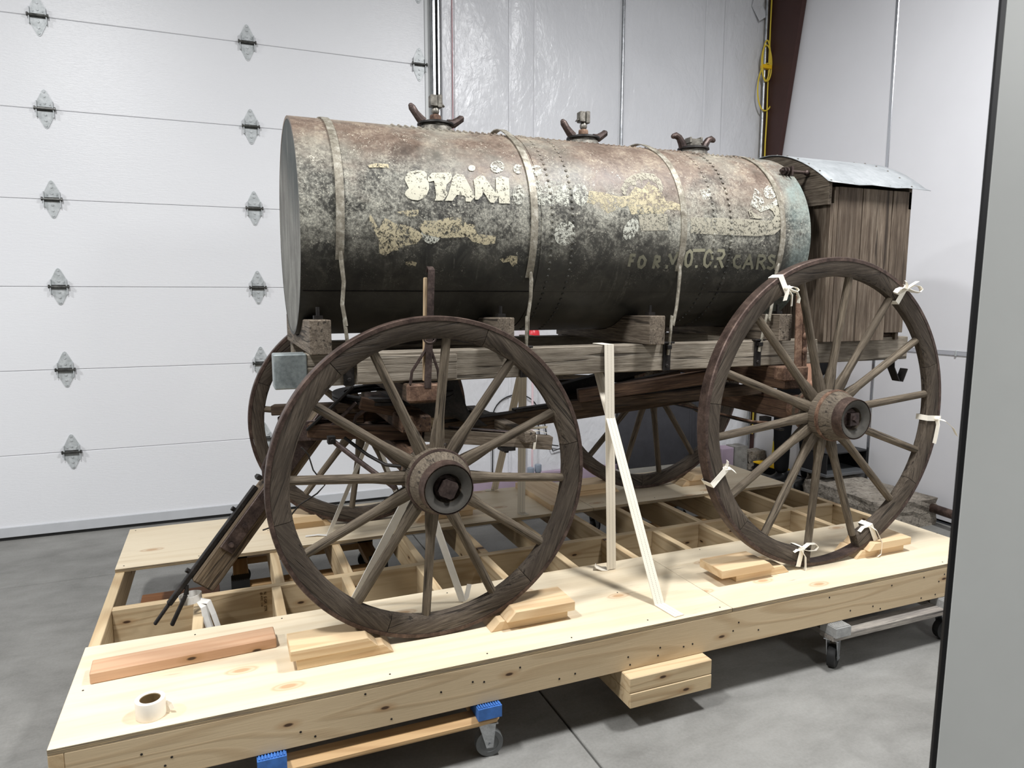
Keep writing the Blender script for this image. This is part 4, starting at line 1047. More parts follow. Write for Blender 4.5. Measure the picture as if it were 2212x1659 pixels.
for x in (3.204, 3.742):
    poly = [(-0.44, 2.022), (0.44, 2.045)] + [(0.44-0.88*i/20, roofz(TY+0.44-0.88*i/20)-0.006) for i in range(21)]
    MB().prism(poly, -0.011, 0.011).obj('arched_board', OLD, bx, M=TR(x+0.011, TY, 0) @ RZ(PI/2), bevel=0.002)
mb = MB(); ny = 28; vs = []
for i in range(ny+1):
    y = TY-0.478+0.956*i/ny
    z = roofz(y)-0.001
    for kx in range(9):
        x = 3.192+0.655*kx/8
        wv = 0.003*math.sin(kx*2.1+1)*(1 if i in (0, ny) else 0)
        vs.append((x, y, z+wv))
fs = [(i*9+j, (i+1)*9+j, (i+1)*9+j+1, i*9+j+1) for i in range(ny) for j in range(8)]
mb.add(vs, fs, True)
rf = mb.obj('roof_sheet', SHEET, bx); sd = rf.modifiers.new('thickness', 'SOLIDIFY'); sd.thickness = 0.0022; sd.offset = 1
mb = MB()
for i in range(13):
    y = TY-0.44+0.88*i/12
    for x in (3.215, 3.755): rivet(mb, Vector((x, y, roofz(y)+0.002)), (0, (y-TY)*0.9, 1), 0.005)
for i in range(7): rivet(mb, Vector((3.27+0.08*i, TY-0.452, roofz(TY-0.452)+0.002)), (0, -0.5, 1), 0.005)
tag(mb.obj('roof_nails', CAST, bx), kind='stuff')
# hasp between tank and box
MB().tube([(0, 0, 0), (0.16, 0, 0.0)], 0.008, 8).ball((0.165, 0, 0.0), 0.014).tube([(0.015, 0, 0), (0.022, 0, 0)], 0.018).tube([(0.034, 0, 0.0), (0.042, 0, 0.0)], 0.020).box((0.052, -0.022, -0.022), (0.062, 0.022, 0.022)).tube([(0.03, 0, -0.004), (0.045, 0.02, -0.035), (-0.03, 0.02, -0.035)], 0.006, 6).obj('screw_clamp', IRON, wg, M=TR(3.025, 0.632, 2.188))
# step hook at the tail
MB().tube([(0, 0, 0), (0.004, 0, -0.05), (0.05, 0, -0.125), (0.075, 0, -0.130), (0.105, 0, -0.062)], 0, flat=(0.045, 0.006, (0, 1, 0))).obj('step_hook', BLACK, wg, M=TR(3.815, 0.60, 1.258))

# --- front gear
board('front_axle', RUSTW, wg, (1.118, 0.375, 0.895), (1.222, 1.505, 0.995), 'Y', bevel=0.006)
board('front_bolster', DARKW, wg, (1.128, 0.432, 1.185), (1.242, 1.448, 1.2545), 'Y', bevel=0.005)
board('lower_bolster', RUSTW, wg, (1.125, 0.55, 1.052), (1.245, 1.33, 1.118), 'Y', bevel=0.006)
for y in (0.418, 1.428): MB().box((1.120, y, 1.192), (1.250, y+0.034, 1.262)).obj('bolster_cap', RUST, wg, bevel=0.008)
MB().lathe([(0.215, -0.006), (0.265, -0.006), (0.265, 0.006), (0.215, 0.006)], 48, closed=True).obj('fifth_wheel', BLACK, wg, M=TR(1.185, TY, 1.150) @ RX(PI/2))
MB().lathe([(0.215, -0.006), (0.265, -0.006), (0.265, 0.006), (0.215, 0.006)], 48, closed=True).obj('fifth_wheel', BLACK, wg, M=TR(1.185, TY, 1.166) @ RX(PI/2))
MB().prism([(-0.11, 1.05), (0.13, 1.05), (0.22, 1.00), (0.30, 0.995), (0.20, 1.075), (0.14, 1.25), (-0.10, 1.25)], -0.10, 0.10).obj('rub_plate', BLACK, wg, M=TR(1.30, TY, 0), bevel=0.01)
board('hound', DARKW, wg, (0.0, -0.03, -0.03), (0.001, 0, 0)) if False else None
for s in (-1, 1):
    stick('hound', RUSTW, wg, (0.80, TY+s*0.13, 1.045), (1.24, TY+s*0.27, 1.024), 0.052, 0.055)
    stick('hound', DARKW if s > 0 else OLD, wg, (1.242, TY+s*0.27, 1.022), (1.80, TY+s*0.325, 0.952), 0.050, 0.058)
    stick('hound_plate', IRON, wg, (1.35, TY+s*0.281, 1.043), (1.72, TY+s*0.318, 0.997), 0.034, 0.006)
    stick('tongue_jaw', IRON, wg, (0.74, TY+s*0.085, 1.035), (0.955, TY+s*0.135, 1.040), 0.012, 0.085)
    MB().box((-0.03, -0.03, -0.008), (0.03, 0.03, 0.008)).tube([(0, 0, -0.02), (0, 0, 0.02)], 0.010, 6).obj('hound_bolt', BLACK, wg, M=TR(1.60, TY+s*0.305, 0.940))
stick('sway_bar', OLD, wg, (1.675, 0.55, 0.995), (1.675, 1.33, 0.995), 0.055, 0.045)
stick('cross_bar', DARKW, wg, (0.69, 1.20, 1.075), (1.08, 1.05, 1.09), 0.055, 0.045)
stick('cross_bar', RUSTW, wg, (0.715, 1.20, 1.02), (1.08, 1.08, 1.035), 0.045, 0.05)
stick('gear_brace', RUSTW, wg, (1.00, 0.74, 1.155), (1.24, 0.72, 1.095), 0.05, 0.05)
MB().prism([(-0.085, -0.028), (0.07, -0.032), (0.085, 0.0), (0.05, 0.035), (-0.03, 0.042), (-0.075, 0.02)], -0.03, 0.03).obj('wear_block', PALEW, wg, M=TR(1.25, 0.71, 1.045), bevel=0.008)
MB().tube([(0.862, 0.60, 1.040), (0.95, 0.54, 0.965), (1.07, 0.43, 0.870)], 0.010, 10).obj('draft_rod', IRON, wg)
MB().tube([(0.930, 0.72, 1.02), (1.01, 0.66, 0.955), (1.07, 0.60, 0.922), (1.14, 0.52, 0.925)], 0.007, 8).obj('draft_rod', BLACK, wg)
MB().box((-0.014, -0.02, -0.014), (0.014, 0.02, 0.014)).tube([(0, -0.035, 0), (0, 0.03, 0)], 0.008, 8).obj('rod_nut', BLACK, wg, M=TR(0.862, 0.60, 1.04))
MB().tube([(0.96, 0.76, 1.02), (0.985, 0.75, 1.10), (1.02, 0.74, 1.125), (1.20, 0.72, 1.125)], 0, flat=(0.03, 0.008, (0, 1, 0))).obj('gear_strap', IRON, wg)
MB().tube([(0.75, 0.60, 1.02), (0.775, 0.60, 0.99), (0.79, 0.59, 0.93), (0.83, 0.58, 0.87), (0.80, 0.58, 0.84), (0.735, 0.59, 0.80), (0.71, 0.595, 0.77), (0.695, 0.60, 0.745), (0.64, 0.60, 0.725), (0.60, 0.60, 0.715)], 0.003, 6).obj('hanging_wire', BLACK, wg)
stick('tilted_plate', BLACK, wg, (0.800, 0.82, 1.045), (0.985, 0.80, 1.215), 0.11, 0.012, (0.6, -0.2, -0.6))
stick('tilted_plate', IRON, wg, (0.865, 0.80, 1.03), (0.995, 0.79, 1.15), 0.07, 0.016, (0.6, -0.2, -0.6))
# tongue stub
tg0, tg1 = Vector((0.372, 0.80, 0.462)), Vector((0.875, 0.93, 1.075))
ud = Vector((-0.76, -0.10, 0.64))
def off(p, a, b):                                # a along the tongue's upper face normal, b along +side
    d = (tg1-tg0).normalized(); u = (ud-d*ud.dot(d)).normalized(); s_ = d.cross(u)
    return p+u*a+s_*b
tgt = thing('tongue', tuple(tg0), parent=wg)
stick('tongue_pole', TONGUEW, tgt, tg0, tg1, 0.082, 0.095, ud, 0.006)
d_ = (tg1-tg0).normalized(); u_ = (ud-d_*ud.dot(d_)).normalized(); s_ = d_.cross(u_)
sgn = 1 if s_.y < 0 else -1
stick('side_strap', IRON, tgt, off(tg0+d_*0.155, 0.012, sgn*0.046), off(tg1, 0.012, sgn*0.046), 0.058, 0.010, s_)
stick('top_strap', BLACK, tgt, off(tg0-d_*0.115, 0.060, sgn*0.012), off(tg0+d_*0.42, 0.060, sgn*0.012), 0.024, 0.020, u_)
stick('prong', BLACK, tgt, off(tg0-d_*0.200, 0.058, sgn*0.012), off(tg0-d_*0.110, 0.060, sgn*0.012), 0.016, 0.012, u_)
stick('prong', BLACK, tgt, off(tg0-d_*0.175, 0.004, sgn*0.02), off(tg0-d_*0.055, 0.030, sgn*0.02), 0.018, 0.014, u_)
MB().tube([off(tg0-d_*0.055, 0.030, sgn*0.02), off(tg0-d_*0.03, 0.045, sgn*0.015), off(tg0-d_*0.05, 0.062, sgn*0.01)], 0.010, 8).obj('prong_loop', BLACK, tgt)
for k in (0.185, 0.27, 0.40):
    p = off(tg0+d_*k, 0.012, sgn*0.052)
    MB().tube([p, p+s_*sgn*0.010], 0.016 if k > .3 else 0.010, 10).tube([p, p+s_*sgn*0.018], 0.007, 8).obj('bolt_head', IRON, tgt)
for k in (0.02, 0.30):
    p = off(tg0+d_*k, 0.068, sgn*0.0); MB().tube([p, p+u_*0.014], 0.010, 6).obj('bolt_head', BLACK, tgt)
p = off(tg0+d_*0.36, -0.045, 0); MB().tube([p, p-u_*0.03], 0.008, 8).tube([p-u_*0.010, p-u_*0.018], 0.014, 6).obj('bolt_head', BLACK, tgt)
q = [off(tg0+d_*0.46, 0.05, sgn*0.02), off(tg0+d_*0.50, 0.085, sgn*0.02), off(tg0+d_*0.60, 0.105, sgn*0.01), off(tg0+d_*0.68, 0.07, 0)]
MB().tube(q, 0.008, 8).obj('hook_rod', IRON, tgt)
p = off(tg0+d_*0.455, 0.075, sgn*0.02); MB().tube([p-s_*0.02, p+s_*0.02], 0.012, 6).obj('bolt_head', BLACK, tgt)

# --- rear gear
stick('reach_pole', DARKW, wg, (1.20, TY, 0.965), (2.955, TY, 1.083), 0.07, 0.075)
stick('reach_iron', BLACK, wg, (1.75, TY-0.02, 1.052), (2.95, TY-0.02, 1.135), 0.045, 0.012)
for s in (-1, 1):
    stick('rear_hound', DARKW, wg, (1.98, TY+s*0.045, 1.06), (2.93, TY+s*0.34, 1.135), 0.05, 0.05)
    stick('brake_beam', RUSTW if s < 0 else BLACK, wg, (2.05, TY+s*0.10, 1.115), (2.72, TY+s*0.29, 1.205), 0.05, 0.062)
stick('brake_rod', BLACK, wg, (2.03, 1.22, 1.13), (2.60, 1.22, 1.13), 0.02, 0.03)
stick('rod_hanger', BLACK, wg, (2.05, 1.22, 1.13), (2.05, 1.245, 1.30), 0.02, 0.012, (0, 1, 0))
MB().tube([(1.98, TY, 1.04), (1.98, TY, 1.10)], 0.012, 8).ball((1.98, TY, 1.105), (0.024, 0.024, 0.010)).obj('reach_pin', BLACK, wg)
board('rear_axle', RUSTW, wg, (2.945, 0.40, 1.005), (3.050, 1.48, 1.118), 'Y', bevel=0.008)
board('rear_bolster', RUSTW, wg, (2.925, 0.435, 1.150), (3.058, 1.445, 1.2545), 'Y', bevel=0.006)
for y in (0.424, 1.40): MB().box((2.918, y, 1.190), (3.064, y+0.075, 1.257)).obj('bolster_cap', RUST, wg, bevel=0.006)
for y in (0.352, 1.455): MB().lathe([(0.055, 0), (0.075, 0.004), (0.075, 0.018), (0.060, 0.030), (0.062, 0.07)], 24).obj('axle_collar', RUST, wg, M=TR(2.995, y, 1.062))
MB().tube([(2.90, 0.50, 0.985), (2.90, 0.60, 0.972), (2.90, 1.28, 0.972), (2.90, 1.38, 0.985)], 0.006, 6).obj('truss_rod', RUST, wg)
stick('truss_bar', BLACK, wg, (2.915, 0.42, 0.962), (2.915, 1.46, 0.962), 0.03, 0.010)
MB().box((2.90, 0.52, 0.955), (2.94, 0.56, 1.006)).box((2.90, 1.32, 0.955), (2.94, 1.36, 1.006)).obj('truss_clip', BLACK, wg)
# standards (iron stakes) at the bolster ends
for s in (-1, 1):
    y = TY+s*0.518
    f = thing('stake', (1.205, y, 1.26), parent=wg)
    q = [(1.195, y+s*0.002, 1.245), (1.203, y+s*0.004, 1.40), (1.214, y+s*0.006, 1.66), (1.215, y+s*0.004, 1.682), (1.214, y-s*0.010, 1.692), (1.213, y-s*0.016, 1.675)]
    MB().tube(q, 0, flat=(0.025, 0.007, (1, 0, 0))).lathe([(0, -0.008), (0.005, -0.008), (0.007, -0.002)], 8, M=TR(1.212, y+(s*0.004 if s > 0 else -0.001), 1.605)).obj('stake_strap', IRON, f)
    stick('stake_wood', PALEW, f, (1.188, y-s*0.012, 1.27), (1.196, y-s*0.010, 1.655), 0.014, 0.016, (0, 1, 0))
    for k in (-1, 1):
        MB().tube([(1.185+k*0.055, y, 1.262), (1.187+k*0.050, y, 1.310), (1.20+k*0.012, y, 1.385), (1.205+k*0.006, y, 1.43)], 0.0055, 6).obj('stake_brace', IRON, f)
    MB().tube([(1.205+0.022*math.cos(a), y+s*0.006, 1.430+0.016*math.sin(a)) for a in [PI+PI*i/8 for i in range(9)]], 0.004, 6).obj('stake_ring', IRON, f)
    y = TY+s*0.505
    f = thing('stake', (3.0, y, 1.25), parent=wg)
    stick('stake_strap', RUST, f, (3.005, y, 1.235), (2.998, y-s*0.004, 1.592), 0.042, 0.012, (0, 1, 0))
    stick('stake_strap', RUST, f, (3.043, y, 1.235), (3.036, y, 1.46), 0.026, 0.012, (0, 1, 0))
    for zz in (1.33, 1.40, 1.47): MB().ball((3.03, y+s*0.012, zz), (0.014, 0.010, 0.018), 8, 6).obj('stake_rivet', RUST, f)

# ---------------------------------------------------------------- cotton ties on the wheel
def rim_tie(name, deg, label, knot, tails, loops=(), R=RR, cx=2.995, cy=0.232, w=0.026, depth=0.088, skew=0.0):
    """band round tire and felloe at an angle; knot = (radial, y) on it; tails/loops = lists of (dx, dy, dz) from the knot"""
    a = math.radians(deg); er = Vector((math.cos(a), 0, math.sin(a))); et = Vector((-math.sin(a), 0, math.cos(a)))
    c = Vector((cx, cy, T+R)); hw = 0.0305; r0, r1 = R+0.002, R-depth
    P = lambda r, y, t=0.0: c+er*r+Vector((0, y, 0))+et*(t+skew*(r-R+0.04))
    t = thing(name, tuple(P(R-0.04, 0)), label, 'ribbon', 'white cotton ties')
    MB().tube([P(r0, -hw), P(r0, 0), P(r0, hw), P((r0+r1)/2, hw), P(r1, hw), P(r1, 0), P(r1, -hw), P((r0+r1)/2, -hw)], 0, closed=True, flat=(w, 0.0016, et)).obj('band', COTTON, t)
    k = P(R+knot[0], knot[1])
    MB().ball((0, 0, 0), (0.013, 0.011, 0.011), 10, 8).ball((0.006, -0.004, 0.004), 0.008, 8, 6).obj('knot', COTTON, t, M=Matrix.Translation(k))
    for tl in tails:
        pts = [k+Vector(q) for q in tl[1:]]
        MB().tube([k]+pts, 0, flat=(tl[0], 0.0016, (0.3, 1, 0.2))).obj('tail', COTTON, t)
    for lp in loops:
        v = Vector(lp); n = v.normalized(); q = Vector((0, -0.3, 1)).cross(n).normalized()*0.3+Vector((0, 0, 1))
        pts = [k+v*f+q*(g*v.length) for f, g in ((0.1, 0.02), (0.5, 0.20), (0.9, 0.17), (1.02, 0.0), (0.85, -0.14), (0.45, -0.12), (0.1, -0.02))]
        MB().tube(pts, 0, flat=(0.022, 0.0016, (0.1, 1, 0.1))).obj('bow_loop', COTTON, t)
rim_tie('cotton_tie', 119, 'white cotton tie on the near rear wheel, below the word CARS on the tank', (-0.055, -0.040),
        [(0.026, (-0.01, -0.012, -0.02), (-0.022, -0.014, -0.052)), (0.024, (0.015, -0.014, -0.03), (0.012, -0.016, -0.075)), (0.026, (0.04, -0.012, -0.012), (0.058, -0.01, -0.04), (0.056, -0.008, -0.062))], [(0.05, -0.01, -0.01)])
rim_tie('cotton_tie', 55, 'white cotton bow on the near rear wheel, in front of the plank box', (-0.012, -0.036),
        [(0.02, (0.03, -0.01, 0.022), (0.055, -0.012, 0.034)), (0.018, (-0.006, -0.01, 0.02), (-0.02, -0.012, 0.034))], [(0.085, -0.01, -0.004), (-0.075, -0.008, -0.016)])
rim_tie('cotton_tie', -5, 'white cotton tie with two hanging tails, rightmost on the near rear wheel', (-0.030, -0.036),
        [(0.024, (-0.006, -0.012, -0.03), (-0.016, -0.012, -0.09), (-0.020, -0.010, -0.118)), (0.026, (0.03, -0.02, -0.01), (0.075, -0.03, -0.045), (0.105, -0.03, -0.085))])
rim_tie('cotton_tie', -160, 'white cotton tie on the left side of the near rear wheel, lowest there', (-0.084, -0.020),
        [(0.026, (0.022, -0.01, 0.004), (0.046, -0.012, -0.014)), (0.022, (0.010, -0.006, 0.022), (0.008, -0.008, 0.036))], skew=0.4)
rim_tie('cotton_tie', -103, 'white cotton bow round the broken rim end at the foot of the rear wheel', (-0.075, -0.022),
        [(0.030, (0.012, -0.018, -0.03), (0.012, -0.022, -0.075), (0.004, -0.024, -0.108)), (0.018, (-0.03, -0.006, 0.004), (-0.048, -0.006, -0.002))], [(0.085, -0.012, 0.004)])
rim_tie('cotton_tie', -63, 'white cotton tie with a long looped tail hanging over the chock at far right', (-0.082, -0.020),
        [(0.024, (0.025, -0.02, -0.02), (0.052, -0.03, -0.075), (0.050, -0.03, -0.135), (0.028, -0.028, -0.148)), (0.018, (-0.04, 0.0, -0.004), (-0.062, 0.0, -0.022))])
t = thing('cotton_tie', (1.75, 0.617, 0.96), 'narrow white tie round a grey wooden bar end behind the near front wheel', 'ribbon', 'white cotton ties')
Mh, _ = frame((1.242, 0.67, 1.022), (1.80, 0.615, 0.952))
MB().tube([(0, -0.027, -0.031), (0, 0.027, -0.031), (0, 0.027, 0.031), (0, -0.027, 0.031)], 0, closed=True, flat=(0.012, 0.0014, (1, 0, 0))).obj('band', COTTON, t, M=Mh @ TR(0.20, 0, 0))
MB().tube([(0.0, 0, 0.032), (0.04, 0.01, 0.042), (0.09, 0.02, 0.045), (0.125, 0.01, 0.038)], 0, flat=(0.02, 0.0015, (0, 1, 0))).tube([(0.02, 0, 0.034), (-0.03, 0.02, 0.046), (0.06, 0.04, 0.05), (0.13, 0.03, 0.062)], 0, flat=(0.02, 0.0015, (0, 1, 0))).obj('tail', COTTON, t, M=Mh @ TR(0.14, 0, 0))
t = thing('cotton_tie', (0.33, 0.78, 0.42), 'white fabric tie wrapped round the iron prongs at the tip of the tongue', 'ribbon', 'white cotton ties')
c = Vector((0.332, 0.80, 0.412))
MB().tube([c+Vector((0.040*math.cos(a), 0.034*math.sin(a), 0.004*math.cos(a))) for a in [2*PI*i/20 for i in range(20)]], 0, closed=True, flat=(0.030, 0.0016, (0, 0, 1))).obj('band', WEBS, t)
e = c+Vector((0.034, -0.022, -0.008))
MB().tube([e, e+Vector((0.014, -0.012, -0.022)), e+Vector((0.020, -0.016, -0.07)), e+Vector((0.034, -0.018, -0.125))], 0, flat=(0.030, 0.0016, (1, 0.5, 0.1))).obj('tail', WEBS, t)
MB().tube([e, e+Vector((0.030, -0.004, -0.008)), e+Vector((0.046, -0.01, -0.06)), e+Vector((0.060, -0.012, -0.115))], 0, flat=(0.022, 0.0016, (1, 0.2, 0.2))).obj('tail', WEBS, t)

# ---------------------------------------------------------------- against the back wall
def pipe(name, label, x, y, mats, r, z0=0.05, z1=HT, cat='conduit', group=None):
    t = thing(name, (x, y, z0), label, cat, group)
    MB().tube([(x, y, z0), (x, y, z1)], r, 12).obj('pipe', GALV, t)
    for z in mats: MB().lathe([(r+0.001, -0.02), (r+0.006, -0.018), (r+0.006, 0.018), (r+0.001, 0.02)], 14).box((-0.03, -0.006, -0.008), (0.03, 0.006, 0.008), M=TR(0, 0, 0) @ TR(0, 0, 0)).obj('coupling', ZINC, t, M=TR(x, y, z) @ RX(PI/2) if False else TR(x, y, z) @ RX(PI/2))
    return t
pipe('conduit', 'thin galvanised conduit alone on the white sheet in the middle of the back wall', 3.600, YW-0.022, (1.0, 4.05), 0.012)
pipe('conduit', 'galvanised conduit beside the maroon corner column with yellow cable on it', 5.018, YW-0.055, (1.4,), 0.013)
yc = thing('yellow_cable', (5.04, YW-0.07, 1.0), 'yellow cable with a coiled loop tied beside the maroon column', 'cable')
rr = random.Random(8)
for dx, dy in ((0.032, -0.012), (0.042, 0.004)):
    MB().tube([(5.018+dx+rr.uniform(-.004, .004), YW-0.06+dy, 0.3+0.22*i) for i in range(26)], 0.006, 6).obj('cable_run', YELLOW, yc)
def loop(cx, cz, rx, rz, y, tilt=0.0):
    return [(cx+rx*math.cos(a)*math.cos(tilt)-rz*math.sin(a)*math.sin(tilt), y, cz+rz*math.sin(a)*math.cos(tilt)+rx*math.cos(a)*math.sin(tilt)) for a in [2*PI*i/28 for i in range(28)]]
for cx, cz, rx, rz, tl in ((5.008, 3.62, 0.042, 0.17, 0.0), (5.012, 3.60, 0.055, 0.15, 0.06), (5.02, 3.40, 0.095, 0.20, -0.05)):
    MB().tube(loop(cx, cz, rx, rz, YW-0.085, tl), 0.0065, 6, closed=True).obj('cable_coil', YELLOW, yc)
MB().box((4.965, YW-0.098, 3.555), (5.06, YW-0.06, 3.585)).box((4.975, YW-0.098, 2.70), (5.055, YW-0.06, 2.725)).obj('cable_tie', YPLAST, yc)
tp_ = MB().tube([(4.90, YW-0.02, 4.32), (4.95, YW-0.05, 4.20), (4.93, YW-0.03, 4.08), (4.99, YW-0.05, 3.98)], 0, flat=(0.12, 0.003, (1, 0, 0.2))).obj('sheet_flap', VAPOUR, wb)
# cables looping on the wall
cb = thing('black_cable', (2.75, YW-0.02, 0.3), 'thin black cable looping over the white back wall, seen between the wagon wheels', 'cable')
arc = [(2.47+0.40*(1-math.cos(PI*i/16))/2*2.0*0.5, YW-0.02, 0.62+0.17*math.sin(PI*i/16)) for i in range(17)]
MB().tube([(2.465, YW-0.018, 0.05)]+arc+[(2.95, YW-0.02, 0.70), (3.02, YW-0.02, 0.66)], 0.005, 6).obj('cable_run', BLACKP, cb)
MB().tube([(2.86, YW-0.02, 0.62), (2.88, YW-0.024, 0.42), (2.95, YW-0.03, 0.36), (3.05, YW-0.03, 0.34)], 0.005, 6).tube([(2.91, YW-0.02, 0.62), (2.95, YW-0.024, 0.40), (3.0, YW-0.03, 0.30), (3.08, YW-0.03, 0.32)], 0.005, 6).obj('cable_tangle', BLACKP, cb)
for x, z in ((2.735, 0.215), (2.80, 0.235)):
    t = thing('capped_pipe', (x, 2.93, 0), 'grey capped pipe at the foot of the back wall, %s of the pair' % ('shorter, left' if x < 2.77 else 'taller, right'), 'pipe')
    MB().tube([(x, 2.93, 0), (x, 2.93, z)], 0.022, 16).obj('pipe', PVC, t)
    MB().lathe([(0.028, -0.055), (0.0285, -0.004), (0.025, 0.002), (0, 0.003)], 20).obj('cap', PVC, t, M=TR(x, 2.93, z) @ RX(PI/2))
t = thing('red_lamp', (2.775, 2.99, 1.25), 'small red rounded thing on a thin stand, glimpsed under the tank', 'lamp')
MB().lathe([(0.0, 0.07), (0.03, 0.064), (0.052, 0.035), (0.056, 0.0), (0.056, -0.04), (0, -0.04)], 20).obj('red_dome', REDP, t, M=TR(2.775, 2.99, 1.27) @ RX(PI/2))
MB().tube([(2.775, 2.99, 0.02), (2.775, 2.99, 1.235)], 0.009, 10).obj('stand', m_plain('pink_white_plastic', S(226, 200, 204), 0.5), t)
MB().lathe([(0.075, 0), (0.07, 0.012), (0.012, 0.02), (0.011, 0.05)], 20).obj('stand_foot', WHITEW, t, M=TR(2.775, 2.99, 0) @ RX(PI/2))
# dark board leaning at the wall
t = thing('leaning_board', (4.03, 3.0, 0), 'large charcoal board standing against the back wall behind the far rear wheel', 'board')
Mb = TR(4.03, 3.01, 0.10) @ RX(-0.03)
MB().box((-0.44, -0.012, 0), (0.44, 0.012, 0.92)).obj('board_face', PANELB, t, M=Mb, bevel=0.003)
for x in (0.30, 0.36): MB().box((x-0.008, -0.018, 0), (x+0.008, -0.012, 0.92)).obj('board_rib', PANELB, t, M=Mb, bevel=0.002)
MB().box((3.59, 2.86, 0.0), (4.48, 3.045, 0.098)).obj('plank_base', m_plain('pale_grey_board', S(188, 184, 174), 0.8, 0, 0.2, 0.08, 10), t, bevel=0.004)

# ---------------------------------------------------------------- rubble, broom and person in the right corner
def rough_block(name, mat, lo, hi, amp, seed, seg=(8, 6, 5), **kw):
    bm = bmesh.new(); bmesh.ops.create_cube(bm, size=1)
    bmesh.ops.subdivide_edges(bm, edges=bm.edges[:], cuts=5, use_grid_fill=True)
    lo, hi = Vector(lo), Vector(hi); rr = random.Random(seed); c = (lo+hi)/2; d = hi-lo
    for v in bm.verts:
        p = Vector((c.x+v.co.x*d.x, c.y+v.co.y*d.y, c.z+v.co.z*d.z))
        if v.co.z > -0.49: p += Vector((rr.uniform(-1, 1), rr.uniform(-1, 1), rr.uniform(-1, 0.3)))*amp
        v.co = p
    me = bpy.data.meshes.new(name); bm.to_mesh(me); bm.free(); me.materials.append(mat)
    return me
sl = thing('concrete_lump', (4.82, 1.5, 0), 'long broken concrete lump with an iron pipe sticking out, right of the platform', 'rubble')
link('lump', rough_block('lump', ROUGHC, (4.56, 1.165, 0), (5.05, 1.87, 0.195), 0.010, 2), sl)
MB().lathe([(0.024, 0), (0.031, 0), (0.031, 0.26), (0.024, 0.26)], 20, closed=True).obj('iron_pipe', TIRE, sl, M=TR(4.985, 0.985, 0.125) @ RZ(-0.10))
MB().tube([(5.01, 0.99, 0.135), (5.035, 0.985, 0.165), (5.02, 0.99, 0.20), (5.03, 0.985, 0.15)], 0.0025, 6).obj('wire_end', ZINC, sl)
o = link('concrete_chunk', rough_block('concrete_chunk', ROUGHC, (4.72, 1.90, 0), (5.06, 2.03, 0.225), 0.022, 5)); tag(o, 'jagged lump of concrete behind the long one, under the black tray', 'rubble')
bn = thing('black_tray', (4.86, 1.9, 0.23), 'open black plastic tray standing on the concrete rubble by the right wall', 'tray')
A_, B_ = Vector((4.66, 1.78, 0.235)), Vector((5.08, 2.03, 0.405))
MB().box((A_.x, B_.y-0.012, A_.z), (B_.x, B_.y, B_.z)).box((A_.x, A_.y, A_.z), (A_.x+0.012, B_.y, B_.z)).box((B_.x-0.012, A_.y, A_.z), (B_.x, B_.y, B_.z)).box((A_.x, A_.y, B_.z-0.012), (B_.x, B_.y, B_.z)).obj('tray_shell', BLACKP, bn, bevel=0.003)
MB().box((A_.x-0.006, A_.y-0.012, A_.z-0.012), (B_.x+0.006, B_.y, A_.z+0.012)).obj('tray_lip', m_plain('grey_plastic', S(92, 94, 96), 0.5), bn, bevel=0.003)
o = link('concrete_block', rough_block('concrete_block', ROUGHC, (4.91, 2.90, 0), (5.10, 3.03, 0.165), 0.006, 12)); tag(o, 'brown-grey concrete block behind the yellow broom handle', 'block')
o = link('concrete_block', rough_block('concrete_block', CMU, (4.745, 2.90, 0), (4.89, 3.03, 0.225), 0.003, 13)); tag(o, 'upright grey concrete block next to the lilac foam at the back corner', 'block')
o = MB().box((4.60, 2.90, 0), (4.735, 3.03, 0.22)).obj('foam_block', FOAM, None, bevel=0.005); tag(o, 'lilac foam block standing against the back wall left of a grey block', 'block')
ch = thing('charger', (4.76, 2.74, 0), 'small black device with a cord lying on the floor in front of the grey block', 'device')
MB().box((-0.08, -0.035, 0), (0.08, 0.035, 0.045)).obj('case', BLACKP, ch, M=TR(4.76, 2.74, 0.001) @ RZ(-0.25), bevel=0.012)
MB().box((-0.05, -0.037, 0.022), (0.045, -0.034, 0.034)).obj('pale_label', WHITEW, ch, M=TR(4.76, 2.74, 0.001) @ RZ(-0.25))
MB().tube([(4.835, 2.72, 0.02), (4.87, 2.66, 0.008), (4.88, 2.56, 0.006), (4.86, 2.48, 0.006)], 0.006, 6).obj('cord', BLACKP, ch)
br = thing('push_broom', (5.0, 2.83, 0), 'yellow broom with a yellow head and black bristles leaning by the right wall', 'broom')
Mbr, Lb = frame((4.955, 2.86, 0.088), (5.01, 2.53, 0.075))
MB().prism([(-0.165, -0.012), (0.165, -0.012), (0.17, 0.0), (0.05, 0.026), (-0.05, 0.026), (-0.17, 0.0)], -0.045, 0.045).obj('broom_head', YPLAST, br, M=Mbr, bevel=0.006)
MB().prism([(-0.160, -0.075), (0.160, -0.075), (0.152, -0.012), (-0.152, -0.012)], -0.04, 0.04).obj('bristles', BRISTLE, br, M=Mbr)
MB().tube([(4.982, 2.695, 0.095), (5.005, 2.69, 0.16)], [0.019, 0.016], 12).obj('socket', YPLAST, br)
MB().tube([(4.995, 2.693, 0.13), (5.080, 2.685, 1.36)], 0.0145, 12).obj('handle', YHANDLE, br)
MB().tube([(5.0067, 2.6919, 0.30), (5.0126, 2.6914, 0.385)], 0.0152, 12).obj('handle_label', m_plain('label_print', S(150, 144, 130), 0.5, 0, 0.3, 0.6, 60), br)

